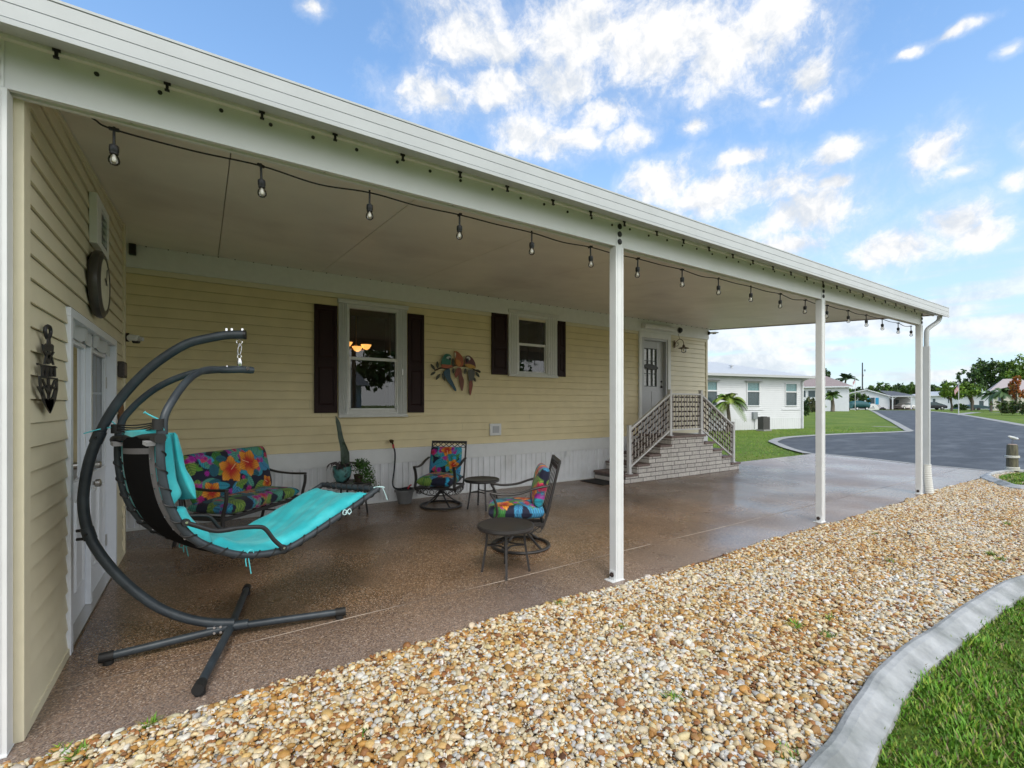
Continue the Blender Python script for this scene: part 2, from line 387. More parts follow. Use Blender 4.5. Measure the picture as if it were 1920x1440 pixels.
# ------------------------------------------------------------------ ground, road, drive
def struct(o): o['kind'] = 'structure'; return o
def rise(x, y):
    t = min(max((math.hypot(x, y)-36)/60, 0), 1); return .55*t*t*(3-2*t)
mb = MB(); rings_ = [0,8,16,24,32,36,40,45,50,56,62,70,80,90,100,130,170,250,400,700,1500]; NS = 72
for r_0 in rings_:
    for k in range(NS): a = 2*PI*k/NS; mb.v.append((r_0*math.cos(a), r_0*math.sin(a), -.05+rise(r_0, 0)))
for i in range(len(rings_)-1):
    for k in range(NS): mb.f.append((i*NS+k, i*NS+(k+1) % NS, (i+1)*NS+(k+1) % NS, (i+1)*NS+k)); mb.mi.append(0)
struct(mb.build('ground', LAWN))
ROAD = [(15.6,-14,0),(15.4,1.8,0),(15.04,2.9,0),(15.09,4.24,0),(15.74,6,0),(15.98,7.1,0),(17.3,8.35,0),(18.9,9.56,0),(19.9,10.3,0),(20.9,10.72,0),(22.2,11.15,0),(24.15,11.4,0),(28,11.15,0),
        (32,10.45,0),(34.0,10.2,0),(35.4,10.35,0),(38,11.3,0),(50,15.8,0),(65,21.7,0),(88,30.5,0),(112,39.5,0),(118,34,0),(94.9,25.7,0),(74,17.4,0),(60,12.2,0),(48.2,8.0,0),(38,4.2,0),(31,.6,0),(27,-4,0),(26,-14,0)]
nearroad = ROAD[:15]+ROAD[27:]; mb = MB(); mb.poly([(x, y, -.03) for x, y, _ in nearroad])
def resamp(P, n):
    P = np.array(P)[:, :2]; d = np.r_[0, np.cumsum(np.hypot(*np.diff(P, axis=0).T))]; t = np.linspace(0, d[-1], n); return np.stack([np.interp(t, d, P[:,0]), np.interp(t, d, P[:,1])], -1)
la, ra = resamp(ROAD[14:21], 60), resamp(ROAD[21:28][::-1], 60)
for i in range(59): mb.quad(*[(x, y, -.03+rise(x, y)) for x, y in (la[i], la[i+1], ra[i+1], ra[i])])
struct(mb.build('road', ASPH))
def ribbon(path, w, z0, z1=None, side=1):
    """strip of width w on one side of a path"""
    P = [Vector((p[0], p[1], 0)) for p in path]; P = [P[i].lerp(P[i+1], k/6) for i in range(len(P)-1) for k in range(6)]+[P[-1]] if len(P) < 8 else P; mb = MB(); L_, R_ = [], []
    for i, p in enumerate(P):
        t = (P[min(i+1, len(P)-1)]-P[max(i-1, 0)]).normalized(); n = Vector((-t.y, t.x, 0))*side
        L_.append(p); R_.append(p+n*w)
    z1 = z0 if z1 is None else z1
    for i in range(len(P)-1):
        a, b, c, d = L_[i], L_[i+1], R_[i+1], R_[i]
        mb.quad(*[(q.x,q.y,zz+rise(q.x,q.y)) for q, zz in ((a,z0),(b,z0),(c,z1),(d,z1))])
    return mb
struct(ribbon(bez(ROAD[5:16], 5), .34, -.022, .0, 1).build('kerb_strip', CONC2))
struct(ribbon(bez(ROAD[15:21], 5), .45, -.022, .0, 1).build('kerb_strip', CONC2))
struct(ribbon(bez(ROAD[21:30], 5), .55, -.022, .0, 1).build('kerb_strip', CONC2))
struct(ribbon([(15.35,1.8),(14.99,2.9),(15.04,4.24),(15.69,6.0),(15.93,7.12)], .045, .002, .002, -1).build('drive_joint', mat('joint_dark', (.03,.025,.022), .8)))
struct(ribbon([(15.38,1.8),(15.02,2.9),(15.07,4.24),(15.72,6.0),(15.96,7.12)], .30, -.004, -.010, -1).build('kerb_strip', CONC2))
# pale swales and paths crossing the far lawns
struct(ribbon([G(1634,799)[:2], G(1700,801)[:2]], .55, -.04, -.04, 1).build('swale', CONC2))
struct(ribbon([G(1795,784.5)[:2], G(1843,780)[:2]], 1.2, -.035, -.035, 1).build('path', CONC2))
struct(ribbon([G(1868,781)[:2], G(1925,780.5)[:2]], 1.0, -.035, -.035, 1).build('path', CONC2))

mb = MB()
out = [(-3,2.78),(2,2.765),(5,2.80),(8,2.79),(11,2.83),(15.03,2.84),(15.09,4.24),(15.72,6),(15.96,7.1),(10.62,7.12),(10.62,7.34),(-3,7.34)]
n = len(out); mb.v = [(x,y,0) for x,y in out]+[(x,y,-.12) for x,y in out]
mb.f = [tuple(range(n))]+[(i, (i+1) % n, n+(i+1) % n, n+i) for i in range(n)]; mb.mi = [0]*(n+1)
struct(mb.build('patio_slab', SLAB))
JNT = mat('joint_pale', (.55,.46,.38), .6, color2=(.10,.07,.055), nscale=1.1, thresh=(.42,.62), noise=.3)
mb = MB(); px = np.linspace(-.69, 14.9, 60)
py = 3.385+.008*px+.006*np.sin(px*2.1)
for i in range(59):
    mb.quad((px[i],py[i],.0016), (px[i+1],py[i+1],.0016), (px[i+1],py[i+1]+.009,.0016), (px[i],py[i]+.009,.0016))
struct(mb.build('slab_joint', JNT))

# ------------------------------------------------------------------ vinyl siding with openings
def siding(mb, a0, a1, z0, z1, holes, place, pitch=.1143, lip=.014):
    """horizontal lap boards; holes: (b0,b1,zlo,zhi); place(a, out, z) -> point"""
    z = z0
    while z < z1-1e-4:
        jr = random.Random(int(z*1000)+int(a0*10)); joints = sorted(jr.uniform(a0+.3, a1-.3) for _ in range(int((a1-a0)/9+jr.random()*.8))) if a1-a0 > 1.5 else []
        zt = min(z+pitch, z1)
        cuts = sorted({z, zt, *[h for hh in holes for h in hh[2:4] if z < h < zt]})
        prof = lambda q: (-.003 if (q-z)/pitch > .95 else lip*(1-(q-z)/pitch)+.001) if (q-z)/pitch > .12 else lip+.001
        for k in range(len(cuts)-1):
            q0, q1 = cuts[k], cuts[k+1]; xs = [(a0, a1)]
            for (b0, b1, h0, h1) in holes:
                if h0 < (q0+q1)/2 < h1:
                    nx = []
                    for (s, e) in xs:
                        if b1 <= s or b0 >= e: nx.append((s, e)); continue
                        if b0 > s: nx.append((s, b0))
                        if b1 < e: nx.append((b1, e))
                    xs = nx
            ys = []
            for (s, e) in xs:                                              # boards end in lapped joints here and there
                jn = [j_ for j_ in joints if s+.1 < j_ < e-.1]; ed_ = [s]+jn+[e]; ys += [(ed_[i_], ed_[i_+1]-(.0012 if i_ < len(jn) else 0)) for i_ in range(len(ed_)-1)]
            for (s, e) in ys:
                qm = z+.15*pitch
                seq = [q0]+[c_ for c_ in (qm, z+.945*pitch, z+.955*pitch) if q0 < c_ < q1]+[q1]
                for w in range(len(seq)-1):
                    mb.quad(place(s, prof(seq[w]), seq[w]), place(e, prof(seq[w]), seq[w]), place(e, prof(seq[w+1]), seq[w+1]), place(s, prof(seq[w+1]), seq[w+1]))
                if k == 0: mb.quad(place(s, .001, q0), place(e, .001, q0), place(e, lip+.001, q0), place(s, lip+.001, q0))
        z = zt

WY = 7.2                      # wall plane of the house
HX0, HX1 = -3.0, 10.536       # its ends
house = thing('yellow_house', 'long pale yellow house with horizontal siding, dark shutters and white skirting behind the carport', 'house', (4, WY, 0))
H_ = dict(parent=house, world=True)
DO = (8.10, 9.04, .90, 3.02); W1 = (1.70, 2.62, 1.39, 3.0); W2 = (4.66, 5.66, 2.08, 3.2)
mb = MB(); siding(mb, HX0, 8.06, .83, 3.08, [(W1[0], W1[1], W1[2], W1[3]), (W2[0], W2[1], W2[2], W2[3])], lambda a, o, z: (a, WY-o, z), pitch=.125, lip=.018)
mb.box(HX0, HX0+.01, WY, 12, .0, 3.5); mb.quad((HX0,12,0),(HX1,12,0),(HX1,12,3.5),(HX0,12,3.5))
siding_o = mb.build('wall', YEL, **H_)
mb = MB(); siding(mb, 9.08, HX1-.05, .83, 3.16, [], lambda a, o, z: (a, WY-o, z)); siding(mb, WY, 12, .83, 3.4, [], lambda a, o, z: (HX1-.02+o, a, z))
w2 = mb.build('wall', YEL2, **H_); w2['label'] = 'paler stretch of siding right of the entry door'
mb = MB(); mb.box(HX1-.055, HX1+.005, WY-.028, WY+.03, .8, 3.42); mb.build('corner_trim', CREAM, **H_)
# skirting: ribbed metal panels + band
mb = MB(); x = HX0; prof = []
while x < HX1:
    for dx, dy in ((0,0),(.012,.012),(.05,.012),(.062,0),(.13,0),(.142,.010),(.165,.010),(.177,0)):
        prof.append((x+dx, WY-.004-dy))
    x += .2286
prof = [p for p in prof if p[0] < HX1]
for i in range(len(prof)-1):
    (xa, ya), (xb, yb) = prof[i], prof[i+1]; mb.quad((xa,ya,.0),(xb,yb,.0),(xb,yb,.63),(xa,ya,.63))
mb.build('skirting', mat('white_skirting', (.72,.73,.75), .45, noise=.07, nscale=2, color2=(.56,.56,.54), thresh=(.55,.8)), **H_)
mb = MB(); mb.box(HX0, HX1, WY-.030, WY, .61, .80); mb.box(HX0, HX1, WY-.036, WY, .80, .828); mb.box(HX0, HX1, WY-.024, WY, .595, .61); mb.build('skirting_band', WHITE, **H_)
mb = MB(); mb.box(HX0, HX1, WY-.022, WY, 0, .03); mb.build('base_trim', TRIMW, **H_)
mb = MB(); mb.box(5.95, 6.07, WY-.040, WY-.02, .49, .60); mb.box(5.97, 6.05, WY-.044, WY-.04, .51, .58); mb.build('access_plate', WHITE, **H_)
# frieze under the ceiling
mb = MB(); mb.box(HX0, HX1+.0, WY-.026, WY, 3.08, 3.145); mb.build('frieze_strip', CREAM, **H_)
mb = MB(); mb.box(HX0, HX1+.01, WY-.055, WY, 3.145, 3.415); mb.build('frieze_board', TRIMW, **H_)
mb = MB()
for i in range(60): xx = -.6+i*.19+.03*math.sin(i*7.3); mb.box(xx, xx+.012, WY-.075, WY-.05, 3.404, 3.416)
o = mb.build('ceiling_screws', BLACK, **H_); o['kind'] = 'stuff'
# core of the house (kept behind the siding), dark rooms behind the windows, roof
mb = MB(); mb.box(HX0, HX1-.03, WY+.9, 12, .0, 3.45); mb.build('core', INTER, **H_)
mb = MB()
def room(x0, x1, z0, z1, d=.85):
    mb.quad((x0,WY+d,z0),(x1,WY+d,z0),(x1,WY+d,z1),(x0,WY+d,z1)); mb.quad((x0,WY,z0),(x1,WY,z0),(x1,WY+d,z0),(x0,WY+d,z0)); mb.quad((x0,WY,z1),(x1,WY,z1),(x1,WY+d,z1),(x0,WY+d,z1))
    mb.quad((x0,WY,z0),(x0,WY+d,z0),(x0,WY+d,z1),(x0,WY,z1)); mb.quad((x1,WY,z0),(x1,WY+d,z0),(x1,WY+d,z1),(x1,WY,z1))
room(*W1); mb.build('room', INTER, **H_); mb = MB(); room(*W2); mb.build('room', INTER, **H_); mb = MB(); room(DO[0], DO[1], DO[2], DO[3], .5); mb.build('room', INTER, **H_)
mb = MB(); mb.extrude_profile([(WY-.1,3.52),(9.9,4.25),(12.3,3.6),(12.3,3.5),(WY-.1,3.46)], 'x', HX0-.2, HX1+.25); mb.build('roof', mat('roof_grey', (.5,.5,.5), .7), **H_)

# ------------------------------------------------------------------ windows with folded storm panels
FRAMEM = mat('window_frame', (.62,.62,.60), .42, noise=.05, nscale=5)
def window(x0, x1, z0, z1, gx0, gx1, gz0, gz1, rail):
    y = WY
    f = MB(); t = .035
    f.box(x0-.015, x1+.015, y-.075, y-.012, z1-.055, z1); f.box(x0-.022, x1+.022, y-.085, y-.06, z1-.012, z1+.006)     # head track
    f.box(x0+.03, x1-.03, y-.05, y-.012, z1-.095, z1-.055); f.box(x0, x1, y-.070, y-.012, z0, z0+.045); f.box(x0-.01, x1+.01, y-.080, y-.07, z0-.004, z0+.02)
    f.box(x0+.02, x1-.02, y-.045, y-.012, z0+.045, z0+.075)
    f.box(gx0-.03, gx0, y-.04, y+.03, z0+.075, z1-.095); f.box(gx1, gx1+.03, y-.04, y+.03, z0+.075, z1-.095)
    f.box(gx0, gx1, y-.035, y+.03, gz1, z1-.09); f.box(gx0, gx1, y-.035, y+.03, z0+.07, gz0)
    w = f.build('window', FRAMEM, bevel=.003, **H_)
    for side, (a, b) in ((0, (x0, gx0-.03)), (1, (gx1+.03, x1))):         # accordion panels folded against each jamb
        s = MB(); n = 5; k = (b-a)/n
        for i in range(n):
            xa, xm, xb = a+i*k, a+(i+.5)*k, a+(i+1)*k; s.extrude_poly([(xa,y-.018,z0+.05),(xa,y-.052,z0+.05),(xm,y-.068,z0+.05),(xb-.004,y-.052,z0+.05),(xb-.004,y-.018,z0+.05)], (0,0,z1-z0-.11))
        s.build('storm_panel', TRIMW, w)
        if side: l = MB(); l.box(a+.045, a+.06, y-.085, y-.068, (z0+z1)/2-.22, (z0+z1)/2-.12); l.build('latch', STEEL, w)
    sa = MB(); sa.box(gx0, gx1, y-.030, y, rail-.022, rail+.022)
    sa.box(gx0, gx0+.02, y-.022, y, gz0, rail); sa.box(gx1-.02, gx1, y-.022, y, gz0, rail); sa.box(gx0, gx1, y-.022, y, gz0, gz0+.02)
    sa.build('sash', TRIMW, w)
    p = MB(); p.quad((gx0,y-.010,rail),(gx1,y-.010,rail),(gx1,y-.010,gz1),(gx0,y-.010,gz1)); p.build('pane', GLASS, w)
    p = MB(); p.quad((gx0,y-.014,gz0),(gx1,y-.014,gz0),(gx1,y-.014,rail),(gx0,y-.014,rail)); p.build('pane', GLASS, w)
    # dark jamb lining / curtain edge inside
    c = MB(); c.box(gx1-.07, gx1-.005, y+.05, y+.09, gz0, gz1); c.build('curtain', BLACK, w)
    return w
window(1.64, 2.68, 1.325, 3.06, 1.795, 2.515, 1.435, 2.95, 2.205)
window(4.60, 5.72, 2.03, 3.235, 4.83, 5.45, 2.11, 3.12, 2.63)
def shutter(x0, x1, z0, z1):
    s = MB(); y = WY-.016
    s.box(x0, x1, y-.014, y, z0, z1); r = .045; y2 = y-.014
    s.box(x0, x0+r, y2-.012, y2, z0, z1); s.box(x1-r, x1, y2-.012, y2, z0, z1)
    zm = z0+(z1-z0)*.47
    for a, b in ((z0, z0+.09), (zm-.045, zm+.045), (z1-.06, z1)): s.box(x0+r, x1-r, y2-.012, y2, a, b)
    for a, b in ((z0+.12, zm-.075), (zm+.075, z1-.09)):
        i = .018; xa, xb = x0+r+.012, x1-r-.012
        if xb-xa > 2.5*i:
            s.add([(xa,y2,a),(xb,y2,a),(xb,y2,b),(xa,y2,b),(xa+i,y2-.010,a+i),(xb-i,y2-.010,a+i),(xb-i,y2-.010,b-i),(xa+i,y2-.010,b-i)], [(0,1,5,4),(1,2,6,5),(2,3,7,6),(3,0,4,7),(4,5,6,7)])
    return s.build('shutter', MAROON, bevel=.002, **H_)
shutter(1.305, 1.622, 1.39, 2.955); shutter(2.70, 2.975, 1.385, 2.965); shutter(4.25, 4.582, 2.05, 3.175); shutter(5.745, 5.94, 2.06, 3.185)

# entry door (at the top of the steps), set back in its casing
DOORW = mat('door_white', (.44,.45,.47), .4, noise=.03)
mb = MB(); y = WY
for b in ((8.03,8.12,.89,3.14), (9.0,9.10,.89,3.14), (8.12,9.0,3.02,3.14)): mb.box(b[0], b[1], y-.05, y, b[2], b[3])
mb.box(8.02, 9.11, y-.06, y-.05, 3.14, 3.165)
mb.build('door_casing', TRIMW, bevel=.003, **H_)
mb = MB(); mb.box(8.12, 8.19, y-.045, y+.14, .9, 3.02); mb.box(8.95, 9.0, y-.03, y+.14, .9, 3.02); mb.box(8.19, 8.95, y-.03, y+.14, 2.97, 3.02); mb.box(8.12, 9.0, y-.05, y+.16, .87, .905)
mb.build('door_frame', DOORW, **H_)
mb = MB(); dx0, dx1, dz0, dz1 = 8.19, 8.95, .905, 2.97; g = (8.275, 8.72, 1.93, 2.80)
yd = y+.05
mb.box(dx0, g[0], yd, yd+.04, dz0, dz1); mb.box(g[1], dx1, yd, yd+.04, dz0, dz1); mb.box(g[0], g[1], yd, yd+.04, g[3], dz1); mb.box(g[0], g[1], yd, yd+.04, dz0, g[2])
for pz0, pz1 in ((1.0,1.32),(1.40,1.82)):
    for pa, pb in ((8.28,8.46),(8.54,8.72)): mb.box(pa, pb, yd-.008, yd, pz0, pz1); 
door = mb.build('door', DOORW, bevel=.003, **H_)
mb = MB()
for gx in (g[0]+.012, (g[0]*2+g[1])/3, (g[0]+2*g[1])/3, g[1]-.012): mb.box(gx-.006, gx+.006, yd-.010, yd+.02, g[2], g[3])
for gz in (g[2]+.01, (g[2]*2+g[3])/3, (g[2]+2*g[3])/3, g[3]-.01): mb.box(g[0], g[1], yd-.008, yd+.018, gz-.007, gz+.007)
mb.build('grille', mat('grille_dark', (.05,.06,.06), .4), door)
mb = MB(); mb.quad((g[0],yd+.021,g[2]),(g[1],yd+.021,g[2]),(g[1],yd+.021,g[3]),(g[0],yd+.021,g[3])); mb.build('pane', glass_mat('door_glass', (.97,.97,.97), .01, 1.5, .06), door)
mb = MB()
for i in range(26):
    z = g[2]+.02+i*.033; mb.box(g[0]+.01, g[1]-.01, yd+.030, yd+.040, z, z+.028)
mb.build('blind', mat('blind_white', (.85,.85,.85), .5), door)
mb = MB(); mb.lathe([(.0,0),(.026,.004),(.030,.02),(.022,.035),(.0,.04)], (0,0,0), 14, Matrix.Translation((8.875,yd,1.93)) @ Matrix.Rotation(PI/2, 4, 'X')); mb.build('handle', BLACK, door, smooth=True)
mb = MB(); mb.lathe([(.0,0),(.024,.004),(.024,.02),(0,.024)], (0,0,0), 14, Matrix.Translation((8.875,yd,2.05)) @ Matrix.Rotation(PI/2, 4, 'X')); mb.build('deadbolt', BLACK, door, smooth=True)
# roller housing above the door
mb = MB(); mb.extrude_profile([(y-.055,3.20),(y-.17,3.205),(y-.185,3.235),(y-.18,3.285),(y-.15,3.31),(y-.055,3.31)], 'x', 8.08, 9.14); mb.build('roller_housing', TRIMW, **H_)
# wall outlet cover
mb = MB(); c0, c1 = 4.215, 4.445; mb.box(c0, c1, y-.045, y, .965, 1.175); o = mb.build('outlet_box', WHITE, bevel=.006, **H_)
mb = MB(); mb.box(c0+.05, c1-.05, y-.055, y-.045, 1.01, 1.13); mb.build('outlet_cover', mat('outlet_grey', (.42,.43,.45), .4), o)

# ------------------------------------------------------------------ the storage shed closing the left end
SX = -.70
shed = thing('storage_shed', 'cream sided storage shed with white glazed double doors closing the left end of the patio', 'shed', (SX, 4.5, 0))
S_ = dict(parent=shed, world=True)
DY0, DY1, DZ = 3.86, 5.50, 2.035
mb = MB(); siding(mb, 3.03, 6.10, .045, 3.40, [(DY0, DY1, 0, DZ)], lambda a, o, z: (SX+o, a, z))
siding(mb, -3.2, SX-.03, .045, 3.1, [], lambda a, o, z: (a, 2.975-o, z)); siding(mb, -3.2, SX-.03, .045, 3.4, [], lambda a, o, z: (a, 6.12+o, z))
mb.build('wall', YEL2, **S_)
mb = MB(); mb.box(-3.2, SX-.9, 2.96, 6.08, 0, 3.2); mb.build('core', INTER, **S_)
mb = MB(); mb.box(SX-.05, SX+.024, 2.945, 3.04, .0, 3.06); mb.build('corner_trim', CREAM, bevel=.004, **S_)
mb = MB(); mb.box(SX-.05, SX+.026, 6.07, 6.15, .0, 3.33); mb.build('corner_trim', CREAM, bevel=.004, **S_)
for ya, yb in ((3.04, DY0-.06), (DY1+.06, 6.07)): mb = MB(); mb.box(SX, SX+.022, ya, yb, .0, .045); mb.build('base_trim', CREAM, **S_)
mb = MB(); mb.add([(SX,2.97,3.095),(SX,6.1,3.325),(SX,6.1,3.30),(SX,2.97,3.07),(SX+.02,2.97,3.095),(SX+.02,6.1,3.325),(SX+.02,6.1,3.30),(SX+.02,2.97,3.07)], [(4,5,6,7),(3,2,6,7),(0,1,5,4)]); mb.build('top_trim', CREAM, **S_)
DWH = mat('door_gloss_white', (.70,.73,.78), .35, noise=.02)
mb = MB()
mb.box(SX-.10, SX+.028, DY0-.06, DY0, 0, DZ+.0); mb.box(SX-.10, SX+.028, DY1, DY1+.06, 0, DZ); mb.box(SX-.10, SX+.028, DY0-.06, DY1+.06, DZ, DZ+.055)
mb.build('door_casing', DWH, bevel=.004, **S_)
def shed_door(y0, y1, knob):
    X = SX-.045; t = .04; m = MB(); ga, gb, gc, gd = y0+.10, y1-.12, .98, 1.91
    m.box(X-t, X, y0, ga, .02, DZ-.01); m.box(X-t, X, gb, y1, .02, DZ-.01); m.box(X-t, X, ga, gb, gd, DZ-.01); m.box(X-t, X, ga, gb, .02, gc)
    e = .03                                                             # raised glazing bead
    for b in ((ga-e,ga,gc-e,gd+e),(gb,gb+e,gc-e,gd+e),(ga,gb,gd,gd+e),(ga,gb,gc-e,gc)): m.box(X, X+.014, b[0], b[1], b[2], b[3])
    for pa, pb in ((y0+.12, (y0+y1)/2-.03), ((y0+y1)/2+.03, y1-.12)):      # raised lower panels
        za, zb = .22, .84; i = .03
        m.add([(X,pa,za),(X,pb,za),(X,pb,zb),(X,pa,zb),(X+.012,pa+.01,za+.01),(X+.012,pb-.01,za+.01),(X+.012,pb-.01,zb-.01),(X+.012,pa+.01,zb-.01),(X+.003,pa+i,za+i),(X+.003,pb-i,za+i),(X+.003,pb-i,zb-i),(X+.003,pa+i,zb-i)],
              [(0,1,5,4),(1,2,6,5),(2,3,7,6),(3,0,4,7),(4,5,9,8),(5,6,10,9),(6,7,11,10),(7,4,8,11),(8,9,10,11)])
    d = m.build('door', DWH, bevel=.003, **S_)
    m = MB(); yc = (ga+gb)/2; m.box(X-.028, X-.008, yc-.010, yc+.010, gc, gd)
    for z in (gc+(gd-gc)/3, gc+2*(gd-gc)/3): m.box(X-.028, X-.008, ga, gb, z-.009, z+.009)
    m.build('glazing_bar', DWH, d)
    m = MB(); m.quad((X-.006,ga,gc),(X-.006,gb,gc),(X-.006,gb,gd),(X-.006,ga,gd)); m.build('pane', GLASS, d)
    m = MB()
    for k in range(5): a = ga+k*(gb-ga)/5; m.add([(X-.10,a,gc-.1),(X-.14,a+.05,gc-.1),(X-.14,a+.05,gd+.05),(X-.10,a,gd+.05)], [(0,1,2,3)]); m.add([(X-.14,a+.05,gc-.1),(X-.10,a+.10,gc-.1),(X-.10,a+.10,gd+.05),(X-.14,a+.05,gd+.05)], [(0,1,2,3)])
    m.build('curtain', mat('curtain_sage', (.20,.22,.19), .8), d)
    if knob:
        for z in (.905, 1.045):
            m = MB(); rr = .032 if z < 1 else .028
            m.lathe([(0,0),(rr,.002),(rr,.012),(.013,.02),(.013,.035),(rr*.95,.045),(rr*.95,.07),(.015,.078),(0,.078)], (0,0,0), 18, Matrix.Translation((X,knob,z)) @ Matrix.Rotation(PI/2, 4, 'Y'))
            m.build('door_knob' if z < 1 else 'deadbolt', STEEL, d, smooth=True)
    for z in (.3, 1.7):
        m = MB(); m.box(X-.002, X+.012, y1-.012 if knob else y0+.004, y1-.002 if knob else y0+.014, z-.05, z+.05); m.build('hinge', STEEL, d)
    # scalloped fabric valance across the head of the glass
    m = MB(); cols = 14; P = []
    for k in range(cols+1):
        t_ = k/cols; yy = y0+.03+(y1-y0-.06)*t_; P.append((X+.035+.022*math.sin(t_*PI*4), yy, 1.93+.03*abs(math.sin(t_*PI*2))))
    for k in range(cols):
        a, b = P[k], P[k+1]; m.quad(a, b, (b[0],b[1],2.075), (a[0],a[1],2.075))
    m.build('valance', mat('valance_grey', (.48,.50,.50), .6), d)
    return d
ym = (DY0+DY1)/2
shed_door(DY0+.005, ym-.004, None); shed_door(ym+.004, DY1-.005, ym+.07)
mb = MB(); mb.box(SX-.045, SX-.012, ym-.03, ym+.022, .02, DZ-.01); mb.build('astragal', DWH, bevel=.003, **S_)
mb = MB(); mb.box(SX-.09, SX+.02, DY0, DY1, 0, .02); mb.build('threshold', STEEL, **S_)
# louvred gable vent
mb = MB(); vy0, vy1, vz0, vz1 = 4.43, 4.92, 2.66, 3.02; X = SX+.01
mb.box(X, X+.045, vy0, vy0+.17, vz0, vz1); mb.box(X, X+.045, vy1-.07, vy1, vz0, vz1); mb.box(X, X+.045, vy0+.17, vy1-.07, vz0, vz0+.05); mb.box(X, X+.045, vy0+.17, vy1-.07, vz1-.05, vz1)
v = mb.build('vent', TRIMW, bevel=.003, **S_)
mb = MB(); mb.quad((X+.006,vy0+.1,vz0+.04),(X+.006,vy1-.06,vz0+.04),(X+.006,vy1-.06,vz1-.04),(X+.006,vy0+.1,vz1-.04)); mb.build('vent_opening', BLACK, v)
mb = MB()
for k in range(5): z = vz0+.065+k*.052; mb.add([(X+.008,vy0+.17,z+.03),(X+.008,vy1-.07,z+.03),(X+.043,vy1-.07,z),(X+.043,vy0+.17,z)], [(0,1,2,3)])
mb.build('louvre', TRIMW, v)

# ------------------------------------------------------------------ the carport roof on its four posts
cp = thing('carport', 'white aluminium carport roof with deep beam, gutter and slim square posts', 'carport', (4.9, 2.9, 0))
C_ = dict(parent=cp, world=True)
RX0, RX1 = -3.4, 10.72
zc = lambda Y: 3.095+.075*(Y-2.92)
seams = [-2.38,-1.12,.14,1.40,2.66,3.92,5.19,6.45,7.71,8.97,10.0]
xs = [RX0]+seams+[RX1-.012]
mb = MB()
for i in range(len(xs)-1):
    a, b = xs[i]+.003, xs[i+1]-.003
    mb.extrude_profile([(2.80,zc(2.80)),(7.32,zc(7.32)),(7.32,zc(7.32)+.07),(2.80,zc(2.80)+.07)], 'x', a, b)
mb.build('ceiling', CEILM, **C_)
mb = MB(); mb.extrude_profile([(2.75,zc(2.75)+.074),(7.4,zc(7.4)+.076),(7.4,zc(7.4)+.09),(2.75,zc(2.75)+.09)], 'x', RX0, RX1-.01); mb.extrude_profile([(2.88,zc(2.88)-.02),(7.25,zc(7.25)-.02),(7.25,zc(7.25)+.08),(2.88,zc(2.88)+.08)], 'x', RX1-.010, RX1-.002); mb.build('roof_sheet', WHITEG, **C_)
# gutter / fascia, a folded profile with drip lip and grooves
def gut(x0, x1):
    m = MB(); Y = 2.66
    pr = [(2.87,3.085),(Y+.012,3.022),(Y+.006,3.014),(Y-.006,3.014),(Y-.007,3.036),(Y+.003,3.037),(Y+.003,3.040),(Y-.004,3.041),(Y-.004,3.098),(Y+.005,3.099),(Y+.005,3.102),(Y-.003,3.103),(Y-.003,3.162),(Y+.005,3.163),(Y+.005,3.166),(Y-.005,3.167),(Y-.005,3.178),(Y+.03,3.182),(Y+.14,3.185),(2.87,3.175)]
    m.extrude_profile(pr, 'x', x0, x1); return m
mb = gut(RX0, 8.83); mb.build('gutter', WHITEG, **C_)
mb = gut(8.834, RX1); g2 = mb.build('gutter', WHITEG, **C_)
mb = MB(); mb.box(RX0, RX1-.03, 2.845, 2.872, 3.062, 3.084); mb.build('soffit_rail', TRIMW, **C_)
# beam
BEAM = mat('beam_white', (.65,.66,.66), .45, noise=.03, nscale=2, color2=(.59,.61,.58), thresh=(.55,.8))
mb = MB(); bx0, bx1 = -.80, 10.20
mb.extrude_profile([(2.872,2.860),(2.872,3.09),(2.95,3.095),(2.95,2.860),(2.925,2.860),(2.925,2.874),(2.897,2.874),(2.897,2.860)], 'x', bx0, bx1)
mb.build('beam', BEAM, **C_)
PXS = [-.755, 2.971, 6.645, 10.15]
post0 = None
for i, xq in enumerate(PXS):
    w = .046
    m = MB(); m.box(xq-w, xq+w, 2.862, 2.938, .0, 2.858); m.box(xq-.028, xq-.022, 2.858, 2.862, .02, 2.84); m.box(xq+.022, xq+.028, 2.858, 2.862, .02, 2.84)
    p = m.build('post', WHITE, bevel=.005, **C_)
    m = MB(); m.box(xq-.035, xq+.035, 2.866, 2.871, 2.86, 3.062); m.build('bracket', WHITE, p)
    m = MB()
    for z in (3.03, 2.965, 2.90):
        m.lathe([(.0,0),(.024,.0),(.024,.008),(.012,.014),(0,.014)], (0,0,0), 10, Matrix.Translation((xq,2.866,z)) @ Matrix.Rotation(PI/2, 4, 'X'))
    m.build('bolt', BLACK, p)
    m = MB(); m.box(xq-w-.05, xq+w+.002, 2.85, 2.95, .001, .006); m.box(xq-w-.008, xq-w-.001, 2.87, 2.93, .006, .085); m.build('base_bracket', WHITE, p)
    m = MB(); m.lathe([(0,0),(.022,0),(.022,.006),(.011,.010),(.011,.022),(0,.022)], (0,0,0), 8, Matrix.Translation((xq-w-.008,2.90,.05)) @ Matrix.Rotation(-PI/2, 4, 'Y')); m.build('anchor_bolt', mat('rusty_dark', (.035,.02,.015), .8), p)
